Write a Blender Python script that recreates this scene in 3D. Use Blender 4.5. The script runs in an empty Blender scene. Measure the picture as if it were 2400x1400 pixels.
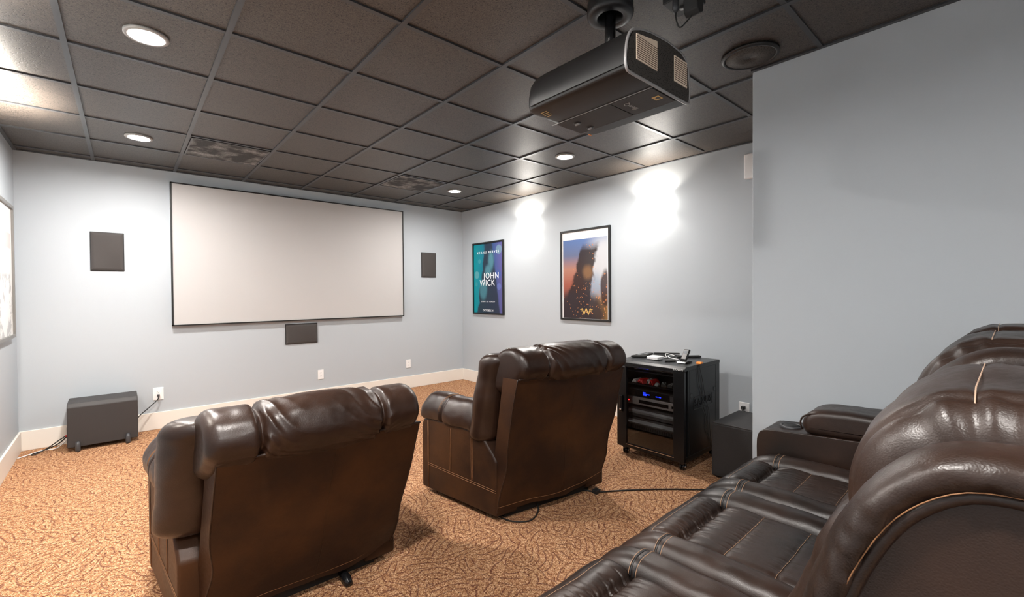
import bpy, math, random
from mathutils import Vector, Matrix, noise
random.seed(7)
SC = bpy.context.scene
COL = SC.collection
PI = math.pi
W, H, BACK = 4.718, 2.619, -7.2          # room width, ceiling height, rear wall
PX, PY = 3.424, -4.735                   # corner of the partition

# ------------------------------------------------------------------ helpers
ORG = {}
def tag(o, label, cat, group=None, kind=None):
    o['label'] = label; o['category'] = cat
    if group: o['group'] = group
    if kind: o['kind'] = kind
    return o
def thing(name, label, cat, loc, group=None):
    o = bpy.data.objects.new(name, None); COL.objects.link(o)
    o.location = loc; o.empty_display_size = .05; ORG[o.name] = Vector(loc)
    return tag(o, label, cat, group)
def link(name, me, mat, parent=None):
    o = bpy.data.objects.new(name, me); COL.objects.link(o)
    if mat: me.materials.append(mat)
    if parent: o.parent = parent; ORG[o.name] = ORG[parent.name]
    else: ORG[o.name] = Vector((0, 0, 0))
    return o
def mesh(name, verts, faces, mat, parent=None, smooth=False, bevel=0, seg=2, sub=0, loc=None):
    """verts in world coordinates; loc = origin for a top-level mesh"""
    org = ORG[parent.name] if parent else Vector(loc or (0, 0, 0))
    me = bpy.data.meshes.new(name)
    me.from_pydata([tuple(Vector(v)-org) for v in verts], [], faces)
    me.validate(); me.update()
    o = link(name, me, mat, parent)
    if not parent: o.location = org; ORG[o.name] = org
    import bmesh
    bm = bmesh.new(); bm.from_mesh(me); bmesh.ops.recalc_face_normals(bm, faces=bm.faces); bm.to_mesh(me); bm.free()
    if smooth:
        for p in me.polygons: p.use_smooth = True
    if bevel:
        m = o.modifiers.new('bevel', 'BEVEL'); m.width = bevel; m.segments = seg; m.limit_method = 'ANGLE'; m.angle_limit = .6
        if not smooth:
            for p in me.polygons: p.use_smooth = True
            m.harden_normals = True
    if sub:
        m = o.modifiers.new('sub', 'SUBSURF'); m.levels = sub; m.render_levels = sub
    return o
class MB:
    def __init__(s): s.v = []; s.f = []
    def add(s, v, f):
        n = len(s.v); s.v += [tuple(x) for x in v]; s.f += [tuple(i+n for i in q) for q in f]; return s
    def box(s, lo, hi):
        (a, b, c), (d, e, f) = lo, hi
        return s.add([(a,b,c),(d,b,c),(d,e,c),(a,e,c),(a,b,f),(d,b,f),(d,e,f),(a,e,f)],
                     [(0,3,2,1),(4,5,6,7),(0,1,5,4),(1,2,6,5),(2,3,7,6),(3,0,4,7)])
    def prism(s, poly, a, b, axis='x'):
        n = len(poly)
        def P(p, t): return {'x': (t, p[0], p[1]), 'y': (p[0], t, p[1]), 'z': (p[0], p[1], t)}[axis]
        return s.add([P(p, a) for p in poly]+[P(p, b) for p in poly],
                     [tuple(range(n))[::-1], tuple(range(n, 2*n))]+[(i, (i+1) % n, n+(i+1) % n, n+i) for i in range(n)])
    def lathe(s, prof, c, axis='z', n=40, ring=False):
        """prof [(r,h)] open; closed by caps when r>0"""
        vs = []
        for r, h in prof:
            for k in range(n):
                a = 2*PI*k/n; x, y = r*math.cos(a), r*math.sin(a)
                p = {'z': (x, y, h), 'x': (h, x, y), 'y': (x, h, y)}[axis]
                vs.append((c[0]+p[0], c[1]+p[1], c[2]+p[2]))
        m = len(prof)
        fs = [(i*n+k, i*n+(k+1) % n, (i+1)*n+(k+1) % n, (i+1)*n+k) for i in range(m-1) for k in range(n)]
        if ring: fs += [((m-1)*n+k, (m-1)*n+(k+1) % n, (k+1) % n, k) for k in range(n)]
        else: fs += [tuple(range(n))[::-1], tuple(range((m-1)*n, m*n))]
        return s.add(vs, fs)
    def tube(s, pts, r, n=8, close=False):
        pts = [Vector(p) for p in pts]; m = len(pts); vs = []
        up = Vector((0, 0, 1)); prev = None
        for i, p in enumerate(pts):
            t = (pts[(i+1) % m if close else min(i+1, m-1)]-pts[(i-1) % m if close else max(i-1, 0)]).normalized()
            if prev is None:
                a = up if abs(t.z) < .9 else Vector((1, 0, 0)); nrm = t.cross(a).normalized()
            else:
                nrm = (prev-t*prev.dot(t)).normalized()
            prev = nrm; b = t.cross(nrm)
            rr = r[i] if isinstance(r, (list, tuple)) else r
            for k in range(n):
                a = 2*PI*k/n; vs.append(p+nrm*(rr*math.cos(a))+b*(rr*math.sin(a)))
        fs = []
        for i in range(m if close else m-1):
            j = (i+1) % m
            fs += [(i*n+k, i*n+(k+1) % n, j*n+(k+1) % n, j*n+k) for k in range(n)]
        if not close: fs += [tuple(range(n))[::-1], tuple(range((m-1)*n, m*n))]
        return s.add(vs, fs)
    def obj(s, name, mat, parent=None, **k): return mesh(name, s.v, s.f, mat, parent, **k)
def spline(pts, n, closed=False):
    """Catmull-Rom resampled to n points of about equal spacing"""
    P = [Vector(p) for p in pts]; m = len(P); out = []
    segs = m if closed else m-1
    for i in range(segs):
        g = (lambda j: P[j % m]) if closed else (lambda j: P[max(0, min(m-1, j))])
        a, b, c, d = g(i-1), g(i), g(i+1), g(i+2)
        for k in range(16):
            t = k/16
            out.append(.5*((2*b)+(c-a)*t+(2*a-5*b+4*c-d)*t*t+(3*b-a-3*c+d)*t**3))
    if not closed: out.append(P[-1])
    else: out.append(P[0])
    L = [0]
    for i in range(1, len(out)): L.append(L[-1]+(out[i]-out[i-1]).length)
    res = []; j = 0; cnt = n if closed else n-1
    for k in range(n):
        t = L[-1]*k/cnt
        while j < len(L)-2 and L[j+1] < t: j += 1
        f = (t-L[j])/max(1e-9, L[j+1]-L[j]); res.append(out[j].lerp(out[j+1], min(1, max(0, f))))
    return res
def ident(p): return p
def puff(name, prof, x0, x1, mat, parent, r0=.05, r1=None, n=72, nx=40, pinch=(), disp=None, axis='x', warp=ident, shift=None):
    """A stuffed shape: closed outline prof (2-D), run from x0 to x1, ends rounded by r0/r1, pinched in at
    pinch=[(x,depth,width)], disp(x,p,nrm2d)->offset along the outline normal."""
    r1 = r0 if r1 is None else r1
    P = spline([(a, b) for a, b in [p[:2] for p in prof]], n, True)
    area = sum(P[i].x*P[(i+1) % n].y-P[(i+1) % n].x*P[i].y for i in range(n))
    sg = 1 if area > 0 else -1
    N = []
    for i in range(n):
        t = P[(i+1) % n]-P[i-1]; N.append(Vector((t.y, -t.x)).normalized()*sg)
    cen = sum(P, Vector((0, 0)))/n
    xs = set()
    for k in range(9):
        a = PI/2*k/8
        xs.add(round(x0+r0*(1-math.cos(a)), 5)); xs.add(round(x1-r1*(1-math.cos(a)), 5))
    for k in range(nx+1): xs.add(round(x0+r0+(x1-x0-r0-r1)*k/nx, 5))
    for (c, d, w) in pinch:
        for q in (-1.5, -1, -.6, -.3, 0, .3, .6, 1, 1.5): xs.add(round(c+q*w, 5))
    xs = sorted(x for x in xs if x0 <= x <= x1)
    V = []; F = []
    for x in xs:
        ins = 0
        if x < x0+r0: ins = r0-math.sqrt(max(0, r0*r0-(x0+r0-x)**2))
        if x > x1-r1: ins = max(ins, r1-math.sqrt(max(0, r1*r1-(x-x1+r1)**2)))
        for (c, d, w) in pinch: ins += d*math.exp(-((x-c)/w)**2)
        for i in range(n):
            p = P[i]-N[i]*ins
            if disp: p = p+N[i]*disp(x, P[i], i/n)
            if shift: p = p+Vector(shift(x))
            q = {'x': (x, p.x, p.y), 'y': (p.x, x, p.y), 'z': (p.x, p.y, x)}[axis]
            V.append(warp(q))
    m = len(xs)
    for j in range(m-1):
        for i in range(n): F.append((j*n+i, j*n+(i+1) % n, (j+1)*n+(i+1) % n, (j+1)*n+i))
    F += [tuple(range(n))[::-1], tuple(range((m-1)*n, m*n))]
    return mesh(name, V, F, mat, parent, smooth=True)
def nz(x, y, z=0): return noise.noise(Vector((x, y, z)))
def box(name, lo, hi, mat, parent=None, bevel=.003, **k):
    lo, hi = [min(a, b) for a, b in zip(lo, hi)], [max(a, b) for a, b in zip(lo, hi)]
    return MB().box(lo, hi).obj(name, mat, parent, bevel=bevel, **k)
def text(name, body, size, pos, X, Y, mat, parent, ext=.0006, align='CENTER', sx=1.0, space=1.0):
    c = bpy.data.curves.new(name, 'FONT'); c.body = body; c.size = size; c.extrude = ext
    c.align_x = align; c.align_y = 'CENTER'; c.space_character = space; c.resolution_u = 3
    o = bpy.data.objects.new(name, c); COL.objects.link(o); c.materials.append(mat)
    X, Y = Vector(X), Vector(Y); Z = X.cross(Y)
    M = Matrix((X*sx, Y, Z)).transposed().to_4x4(); M.translation = Vector(pos)-ORG[parent.name]
    me = bpy.data.meshes.new_from_object(o); COL.objects.unlink(o); bpy.data.objects.remove(o)
    me.transform(M); o = bpy.data.objects.new(name, me); COL.objects.link(o)
    if not me.materials: me.materials.append(mat)
    o.parent = parent; ORG[o.name] = ORG[parent.name]
    return o
def dup(root, loc, label=None):
    r = root.copy(); COL.objects.link(r); r.location = loc; ORG[r.name] = Vector(loc)
    if label: r['label'] = label
    for ch in [o for o in root.children]:
        c = ch.copy(); COL.objects.link(c); c.parent = r
        for g in ch.children:
            d = g.copy(); COL.objects.link(d); d.parent = c
    return r
def struct(o): o['kind'] = 'structure'; return o

# ------------------------------------------------------------------ materials
def newmat(name):
    m = bpy.data.materials.new(name); m.use_nodes = True
    nt = m.node_tree; b = nt.nodes['Principled BSDF']; return m, nt, b
def N(nt, t, **k):
    n = nt.nodes.new(t)
    for a, v in k.items():
        if a in n.inputs: n.inputs[a].default_value = v
        else: setattr(n, a, v)
    return n
def plain(name, col, rough=.5, metal=0, spec=.5, bump=0, bscale=200, var=0, coat=0):
    m, nt, b = newmat(name); L = nt.links
    b.inputs['Base Color'].default_value = (*col, 1); b.inputs['Roughness'].default_value = rough
    b.inputs['Metallic'].default_value = metal; b.inputs['Specular IOR Level'].default_value = spec
    b.inputs['Coat Weight'].default_value = coat
    tc = N(nt, 'ShaderNodeTexCoord')
    if bump:
        t = N(nt, 'ShaderNodeTexNoise', Scale=bscale, Detail=3.0); L.new(tc.outputs['Object'], t.inputs['Vector'])
        u = N(nt, 'ShaderNodeBump', Strength=bump, Distance=.002); L.new(t.outputs['Fac'], u.inputs['Height']); L.new(u.outputs['Normal'], b.inputs['Normal'])
    if var:
        t = N(nt, 'ShaderNodeTexNoise', Scale=6.0, Detail=4.0); L.new(tc.outputs['Object'], t.inputs['Vector'])
        r = N(nt, 'ShaderNodeMapRange'); r.inputs['To Min'].default_value = 1-var; r.inputs['To Max'].default_value = 1+var; L.new(t.outputs['Fac'], r.inputs['Value'])
        x = N(nt, 'ShaderNodeVectorMath', operation='SCALE'); x.inputs[0].default_value = col; L.new(r.outputs[0], x.inputs['Scale']); L.new(x.outputs[0], b.inputs['Base Color'])
    return m
def emit(name, col, s):
    m, nt, b = newmat(name); b.inputs['Base Color'].default_value = (0, 0, 0, 1)
    b.inputs['Emission Color'].default_value = (*col, 1); b.inputs['Emission Strength'].default_value = s; return m
def leather(name, dark, light, rough, wrinkle=.5, patch=2.2, spec=.55, grain=300, gs=.5):
    m, nt, b = newmat(name); L = nt.links
    tc = N(nt, 'ShaderNodeTexCoord'); g = N(nt, 'ShaderNodeNewGeometry')
    n1 = N(nt, 'ShaderNodeTexNoise', Scale=patch, Detail=6.0, Roughness=.6); L.new(g.outputs['Position'], n1.inputs['Vector'])
    cr = N(nt, 'ShaderNodeValToRGB'); cr.color_ramp.elements[0].position = .38; cr.color_ramp.elements[1].position = .68
    cr.color_ramp.elements[0].color = (*dark, 1); cr.color_ramp.elements[1].color = (*light, 1)
    L.new(n1.outputs['Fac'], cr.inputs['Fac']); L.new(cr.outputs['Color'], b.inputs['Base Color'])
    v = N(nt, 'ShaderNodeTexVoronoi', Scale=float(grain)); v.feature = 'SMOOTH_F1'; L.new(g.outputs['Position'], v.inputs['Vector'])
    n2 = N(nt, 'ShaderNodeTexNoise', Scale=28.0, Detail=4.0, Distortion=1.2); L.new(g.outputs['Position'], n2.inputs['Vector'])
    n3 = N(nt, 'ShaderNodeTexNoise', Scale=70.0, Detail=3.0); L.new(g.outputs['Position'], n3.inputs['Vector'])
    rr = N(nt, 'ShaderNodeMapRange'); rr.inputs['To Min'].default_value = rough-.08; rr.inputs['To Max'].default_value = rough+.12
    L.new(n3.outputs['Fac'], rr.inputs['Value']); L.new(rr.outputs[0], b.inputs['Roughness'])
    n4 = N(nt, 'ShaderNodeTexNoise', Scale=15.0, Detail=6.0, Roughness=.62, Distortion=.8); L.new(g.outputs['Position'], n4.inputs['Vector'])
    a1 = N(nt, 'ShaderNodeMath', operation='SUBTRACT'); a1.inputs[1].default_value = .5; L.new(n4.outputs['Fac'], a1.inputs[0])
    a2 = N(nt, 'ShaderNodeMath', operation='ABSOLUTE'); L.new(a1.outputs[0], a2.inputs[0])
    a3 = N(nt, 'ShaderNodeMath', operation='MINIMUM'); a3.inputs[1].default_value = .05; L.new(a2.outputs[0], a3.inputs[0])
    a4 = N(nt, 'ShaderNodeMath', operation='MULTIPLY_ADD'); a4.inputs[1].default_value = 4.0; L.new(a3.outputs[0], a4.inputs[0]); L.new(n2.outputs['Fac'], a4.inputs[2])
    b1 = N(nt, 'ShaderNodeBump', Strength=wrinkle, Distance=.006); L.new(a4.outputs[0], b1.inputs['Height'])
    b2 = N(nt, 'ShaderNodeBump', Strength=gs, Distance=.001); L.new(v.outputs['Distance'], b2.inputs['Height']); L.new(b1.outputs['Normal'], b2.inputs['Normal'])
    L.new(b2.outputs['Normal'], b.inputs['Normal']); b.inputs['Specular IOR Level'].default_value = spec
    return m
M = {}
M['wall'] = plain('wall_paint', (.45, .49, .525), .55, spec=.35, bump=.12, bscale=160)
M['trim'] = plain('cream_trim', (.80, .755, .69), .4, spec=.4)
M['black'] = plain('satin_black', (.012, .012, .013), .46)
M['black_matte'] = plain('matte_black', (.02, .019, .019), .75, bump=.2, bscale=500)
M['casing'] = plain('projector_casing', (.008, .0077, .008), .45, bump=.08, bscale=700)
M['black_gloss'] = plain('gloss_black', (.008, .008, .009), .2)
M['rubber'] = plain('rubber', (.01, .01, .01), .6)
M['rack'] = plain('rack_steel', (.0055, .006, .007), .30, spec=.4, bump=.05, bscale=900)
M['white'] = plain('white_plastic', (.86, .86, .86), .35)
M['chrome'] = plain('chrome', (.7, .7, .72), .18, metal=1)
M['silver'] = plain('silver_face', (.36, .35, .35), .38, metal=.4)
M['dark_metal'] = plain('dark_device', (.05, .051, .056), .4)
M['grid'] = plain('grid_black', (.042, .045, .050), .30, spec=.5)
M['screen'] = plain('screen_fabric', (.49, .48, .475), .6, spec=.25)
M['velvet'] = plain('frame_black', (.006, .006, .006), .5)
M['cloth'] = plain('speaker_cloth', (.055, .049, .047), .8, bump=.5, bscale=700)
M['brown_black'] = plain('brown_cloth', (.018, .016, .016), .75, bump=.6, bscale=300)
M['sub'] = plain('sub_vinyl', (.034, .031, .031), .6, bump=.3, bscale=400)
M['stitch'] = plain('tan_thread', (.36, .21, .125), .6)
M['stitch_pale'] = plain('pale_thread', (.40, .27, .19), .6)
M['stitch_dim'] = plain('brown_thread', (.24, .11, .045), .6)
M['red'] = plain('red_plastic', (.55, .02, .02), .3)
M['orange'] = plain('orange_clip', (.9, .27, .02), .4)
M['grey'] = plain('grey_plastic', (.25, .27, .29), .4)
M['can'] = plain('lamp_trim', (.30, .29, .28), .4)
M['frame_grey'] = plain('pewter_frame', (.19, .185, .175), .4, metal=.3)
M['lens'] = plain('lens_glass', (.02, .02, .05), .05)
M['gold'] = plain('gold_mark', (.62, .40, .12), .45)
M['white_ink'] = plain('white_ink', (.85, .88, .9), .5)
M['grey_ink'] = plain('grey_ink', (.32, .32, .32), .5)
M['blue_led'] = emit('blue_led', (.01, .03, 1), 2.2)
M['red_led'] = emit('red_led', (1, .02, .02), 3)
M['green_led'] = emit('green_led', (.2, 1, .05), 1.2)
M['bulb'] = emit('lamp_glow', (1, .95, .89), 40)
M['can_lamp_low'] = emit('downlight_glow_low', (1, .95, .90), 480)
M['can_lamp'] = emit('downlight_glow', (1, .95, .90), 760)

M['shade'] = emit('sconce_glow', (1, .93, .84), 8)
M['sofa'] = leather('sofa_leather', (.0090, .0054, .0040), (.036, .0170, .0105), .37, .04, 2.4, .52, 460, .24)
M['chair'] = leather('recliner_leather', (.018, .0080, .0047), (.034, .0155, .0092), .32, .04, 4, .5, 320, .26)
M['panel'] = leather('recliner_back_leather', (.019, .0075, .0038), (.062, .0235, .0075), .45, .04, 2.6, .32, 420, .25)
def ceiling_mat():
    m, nt, b = newmat('acoustic_tile'); L = nt.links; g = N(nt, 'ShaderNodeNewGeometry')
    v = N(nt, 'ShaderNodeTexVoronoi', Scale=75.0); v.feature = 'F1'; L.new(g.outputs['Position'], v.inputs['Vector'])
    n = N(nt, 'ShaderNodeTexNoise', Scale=120.0, Detail=2.0); L.new(g.outputs['Position'], n.inputs['Vector'])
    lt = N(nt, 'ShaderNodeMapRange'); lt.inputs['From Min'].default_value = .20; lt.inputs['From Max'].default_value = .30; L.new(v.outputs['Distance'], lt.inputs['Value'])
    wn = N(nt, 'ShaderNodeTexWhiteNoise'); L.new(v.outputs['Position'], wn.inputs['Vector'])
    gt = N(nt, 'ShaderNodeMath', operation='GREATER_THAN'); gt.inputs[1].default_value = .72; L.new(wn.outputs['Value'], gt.inputs[0])
    mx = N(nt, 'ShaderNodeMath', operation='MAXIMUM'); L.new(lt.outputs[0], mx.inputs[0]); L.new(gt.outputs[0], mx.inputs[1])
    cr = N(nt, 'ShaderNodeMixRGB'); cr.inputs['Color1'].default_value = (.008, .007, .007, 1); n6 = N(nt, 'ShaderNodeTexNoise', Scale=230.0, Detail=2.0); L.new(g.outputs['Position'], n6.inputs['Vector'])
    r6 = N(nt, 'ShaderNodeValToRGB'); r6.color_ramp.elements[0].position = .35; r6.color_ramp.elements[0].color = (.029, .025, .0225, 1); r6.color_ramp.elements[1].position = .65; r6.color_ramp.elements[1].color = (.100, .084, .071, 1)
    L.new(n6.outputs['Fac'], r6.inputs['Fac']); L.new(r6.outputs[0], cr.inputs['Color2'])
    L.new(mx.outputs[0], cr.inputs['Fac']); L.new(cr.outputs[0], b.inputs['Base Color'])
    ad = N(nt, 'ShaderNodeMath', operation='MULTIPLY_ADD'); ad.inputs[1].default_value = .5; L.new(n.outputs['Fac'], ad.inputs[0]); L.new(mx.outputs[0], ad.inputs[2])
    u = N(nt, 'ShaderNodeBump', Strength=.25, Distance=.0016); L.new(ad.outputs[0], u.inputs['Height']); L.new(u.outputs['Normal'], b.inputs['Normal'])
    b.inputs['Roughness'].default_value = .40; b.inputs['Specular IOR Level'].default_value = .5
    return m
M['ceiling'] = ceiling_mat()
def carpet_mat():
    m, nt, b = newmat('scroll_carpet'); L = nt.links; g = N(nt, 'ShaderNodeNewGeometry')
    n0 = N(nt, 'ShaderNodeTexNoise', Scale=5.0, Detail=2.0); L.new(g.outputs['Position'], n0.inputs['Vector'])
    mixv = N(nt, 'ShaderNodeMixRGB', blend_type='ADD'); mixv.inputs['Fac'].default_value = .07
    L.new(g.outputs['Position'], mixv.inputs['Color1']); L.new(n0.outputs['Color'], mixv.inputs['Color2'])
    v = N(nt, 'ShaderNodeTexVoronoi', Scale=9.0); v.feature = 'F1'; L.new(mixv.outputs[0], v.inputs['Vector'])
    rc = N(nt, 'ShaderNodeVectorMath', operation='MULTIPLY_ADD'); rc.inputs[1].default_value = (.36, .36, 0); L.new(v.outputs['Color'], rc.inputs[0]); L.new(v.outputs['Position'], rc.inputs[2])
    of = N(nt, 'ShaderNodeVectorMath', operation='SUBTRACT'); of.inputs[1].default_value = (.18, .18, 0); L.new(rc.outputs[0], of.inputs[0])
    dd = N(nt, 'ShaderNodeVectorMath', operation='DISTANCE'); L.new(of.outputs[0], dd.inputs[0]); L.new(mixv.outputs[0], dd.inputs[1])
    s1 = N(nt, 'ShaderNodeMath', operation='MULTIPLY'); s1.inputs[1].default_value = 175.0; L.new(dd.outputs['Value'], s1.inputs[0])
    s2 = N(nt, 'ShaderNodeMath', operation='SINE'); L.new(s1.outputs[0], s2.inputs[0])
    ln = N(nt, 'ShaderNodeMapRange'); ln.inputs['From Min'].default_value = .62; ln.inputs['From Max'].default_value = .95; L.new(s2.outputs[0], ln.inputs['Value'])
    brk = N(nt, 'ShaderNodeTexNoise', Scale=16.0, Detail=2.0); L.new(g.outputs['Position'], brk.inputs['Vector'])
    bm_ = N(nt, 'ShaderNodeMapRange'); bm_.inputs['From Min'].default_value = .32; bm_.inputs['From Max'].default_value = .46; L.new(brk.outputs['Fac'], bm_.inputs['Value'])
    mu = N(nt, 'ShaderNodeMath', operation='MULTIPLY'); L.new(ln.outputs[0], mu.inputs[0]); L.new(bm_.outputs[0], mu.inputs[1])
    mu2 = N(nt, 'ShaderNodeMath', operation='MULTIPLY'); mu2.inputs[1].default_value = .66; L.new(mu.outputs[0], mu2.inputs[0])
    sp = N(nt, 'ShaderNodeTexVoronoi', Scale=210.0); L.new(g.outputs['Position'], sp.inputs['Vector'])
    bw = N(nt, 'ShaderNodeTexWhiteNoise'); L.new(sp.outputs['Position'], bw.inputs['Vector'])
    cr = N(nt, 'ShaderNodeValToRGB'); e = cr.color_ramp.elements; e[0].position = 0; e[0].color = (.16, .060, .026, 1); e[1].position = 1; e[1].color = (.80, .53, .33, 1)
    k = e.new(.35); k.color = (.40, .185, .09, 1); k = e.new(.7); k.color = (.56, .31, .16, 1)
    L.new(bw.outputs['Value'], cr.inputs['Fac'])
    mx = N(nt, 'ShaderNodeMixRGB'); mx.inputs['Color2'].default_value = (.105, .024, .020, 1)
    L.new(mu2.outputs[0], mx.inputs['Fac']); L.new(cr.outputs[0], mx.inputs['Color1']); L.new(mx.outputs[0], b.inputs['Base Color'])
    u = N(nt, 'ShaderNodeBump', Strength=.8, Distance=.006); L.new(sp.outputs['Distance'], u.inputs['Height']); u.invert = True; L.new(u.outputs['Normal'], b.inputs['Normal'])
    b.inputs['Roughness'].default_value = .95; b.inputs['Specular IOR Level'].default_value = .1
    return m
M['carpet'] = carpet_mat()
def mesh_metal(name, col, k4=4):
    m, nt, b = newmat(name); L = nt.links; g = N(nt, 'ShaderNodeNewGeometry')
    v = N(nt, 'ShaderNodeTexVoronoi', Scale=170.0); L.new(g.outputs['Position'], v.inputs['Vector'])
    gt = N(nt, 'ShaderNodeMath', operation='GREATER_THAN'); gt.inputs[1].default_value = .33; L.new(v.outputs['Distance'], gt.inputs[0])
    n = N(nt, 'ShaderNodeTexNoise', Scale=9.0, Detail=3.0); L.new(g.outputs['Position'], n.inputs['Vector'])
    mr = N(nt, 'ShaderNodeValToRGB'); mr.color_ramp.elements[0].position = .45; mr.color_ramp.elements[1].position = .75
    mr.color_ramp.elements[0].color = (*col, 1); mr.color_ramp.elements[1].color = tuple(min(1, c*k4) for c in col)+(1,)
    L.new(n.outputs['Fac'], mr.inputs['Fac'])
    mx = N(nt, 'ShaderNodeMixRGB'); mx.inputs['Color1'].default_value = (.004, .004, .004, 1)
    L.new(gt.outputs[0], mx.inputs['Fac']); L.new(mr.outputs[0], mx.inputs['Color2']); L.new(mx.outputs[0], b.inputs['Base Color'])
    b.inputs['Roughness'].default_value = .65; b.inputs['Specular IOR Level'].default_value = .3
    return m
M['vent'] = mesh_metal('perforated_steel', (.035, .034, .033), 9)
M['spk_mesh'] = mesh_metal('grille_steel', (.06, .053, .047), 1.3)
def glass_mat(name, tint, refl=.10):
    m = bpy.data.materials.new(name); m.use_nodes = True; nt = m.node_tree; nt.nodes.clear(); L = nt.links
    o = N(nt, 'ShaderNodeOutputMaterial'); t = N(nt, 'ShaderNodeBsdfTransparent'); t.inputs[0].default_value = (*tint, 1)
    g = N(nt, 'ShaderNodeBsdfGlossy'); g.inputs['Roughness'].default_value = .02; f = N(nt, 'ShaderNodeFresnel'); f.inputs[0].default_value = 1.5
    a = N(nt, 'ShaderNodeMixShader'); L.new(f.outputs[0], a.inputs[0]); L.new(t.outputs[0], a.inputs[1]); L.new(g.outputs[0], a.inputs[2]); L.new(a.outputs[0], o.inputs[0])
    return m
M['tint_glass'] = glass_mat('smoked_glass', (.86, .85, .84))
M['clear_glass'] = glass_mat('picture_glass', (.97, .97, .97))

# ------------------------------------------------------------------ room
D = .12
struct(MB().box((-D, BACK-D, -.1), (W+D, D, 0)).obj('floor', M['carpet']))
struct(MB().box((-D, 0, 0), (W+D, D, H+.06)).obj('wall_front', M['wall']))
struct(MB().box((-D, BACK, 0), (0, 0, H+.06)).obj('wall_left', M['wall']))
struct(MB().box((W, PY, 0), (W+D, 0, H+.06)).obj('wall_right', M['wall']))
struct(MB().box((-D, BACK-D, 0), (W+D, BACK, H+.06)).obj('wall_back', M['wall']))
struct(MB().box((PX, BACK, 0), (W+D, PY, H+.06)).obj('wall_partition', M['wall'], bevel=.006))
cl = struct(MB().box((-D, BACK-D, H+.009), (W+D, D, H+.14)).obj('ceiling', M['ceiling']))
# T-bar grid, nearly square to the room
g_ = -.01308; c_, s_ = math.cos(g_), math.sin(g_)
def gp(i, r): X, Y = i*.6096, -r*.6096; return (c_*X-s_*Y+.506, s_*X+c_*Y-.160)
gb = MB(); hw = .0125
def bar(a, b, z0=H-.001, z1=H+.012, w=hw):
    a, b = Vector(a), Vector(b); t = (b-a).normalized(); n = Vector((-t.y, t.x))*w
    gb.add([(*(a+n), z0), (*(a-n), z0), (*(b-n), z0), (*(b+n), z0), (*(a+n), z1), (*(a-n), z1), (*(b-n), z1), (*(b+n), z1)],
           [(0,1,2,3),(7,6,5,4),(0,4,5,1),(1,5,6,2),(2,6,7,3),(3,7,4,0)])
for i in range(0, 7):
    bar(gp(i, -.22), gp(i, 11.4))
for r in range(0, 12):
    bar(gp(-.79, r), gp(6.87, r), H+.0008, H+.0118, .0118)
for a, b in (((.012, 0), (.012, BACK)), ((W-.012, 0), (W-.012, BACK)), ((0, -.012), (W, -.012)), ((PX-.012, PY), (PX-.012, BACK))):
    bar(a, b, H+.0002, H+.012, .012)
gr = struct(gb.obj('ceiling_grid', M['grid'])); gr.parent = cl
bh, bt = .172, .016
def bboard(name, lo, hi): return struct(box(name, lo, hi, M['trim'], None, .004))
bboard('baseboard_front', (0, -bt, 0), (W, 0, bh)); bboard('baseboard_left', (0, BACK, 0), (bt, -bt, bh))
bboard('baseboard_right', (W-bt, PY, 0), (W, -bt, bh)); bboard('baseboard_partition', (PX-bt, BACK, 0), (PX, PY+bt, bh))
bboard('baseboard_partition_end', (PX, PY, 0), (W-bt, PY+bt, bh))

# ------------------------------------------------------------------ ceiling fittings
def spot(name, loc, energy, col=(1, .95, .89), size=.12, spread=150):
    l = bpy.data.lights.new(name, 'AREA'); l.shape = 'DISK'; l.size = size; l.energy = energy; l.color = col; l.spread = math.radians(spread)
    o = bpy.data.objects.new(name, l); COL.objects.link(o); o.location = loc; return o
dl = thing('downlight', 'recessed round ceiling downlight over the nearest left ceiling tiles', 'ceiling light', (.780, -2.925, H), 'recessed ceiling downlights')
x, y = dl.location.x, dl.location.y
MB().lathe([(.066, .0), (.070, -.004), (.088, -.003), (.090, .0), (.090, .009), (.066, .009)], (x, y, H), ring=True).obj('trim_ring', M['can'], dl, smooth=True)
MB().lathe([(.066, .004), (.066, .008), (.0, .0085), (.0, .004)], (x, y, H)).obj('lamp', M['can_lamp'], dl, smooth=True)
LS = [((.780, -2.925), None), ((.805, -1.075), 'recessed ceiling downlight near the screen wall above the floor subwoofer'),
      ((3.815, -1.126), 'recessed ceiling downlight in the far right ceiling corner by the teal poster'),
      ((3.800, -2.960), 'recessed ceiling downlight between the projector and the right wall lamp'),
      ((.80, -4.85), 'recessed ceiling downlight outside the view above the viewer')]
for (p, lab) in LS:
    if lab: d_ = dup(dl, (*p, H), lab)
    if p[0] > 3:                          # the two lamps by the right wall burn lower
        for ch in d_.children:
            if ch.name.startswith('lamp'): ch.data = ch.data.copy(); ch.data.materials[0] = M['can_lamp_low']
rear = dup(dl, (.80, -6.65, H), 'added unseen ceiling downlight by the rear wall that brightens the partition')  # unseen fill lamp, added to brighten the partition wall
M['can_lamp_fill'] = emit('added_fill_glow', (1, .95, .90), 600)
for ch in rear.children:
    if ch.name.startswith('lamp'): ch.data = ch.data.copy(); ch.data.materials[0] = M['can_lamp_fill']
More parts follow.
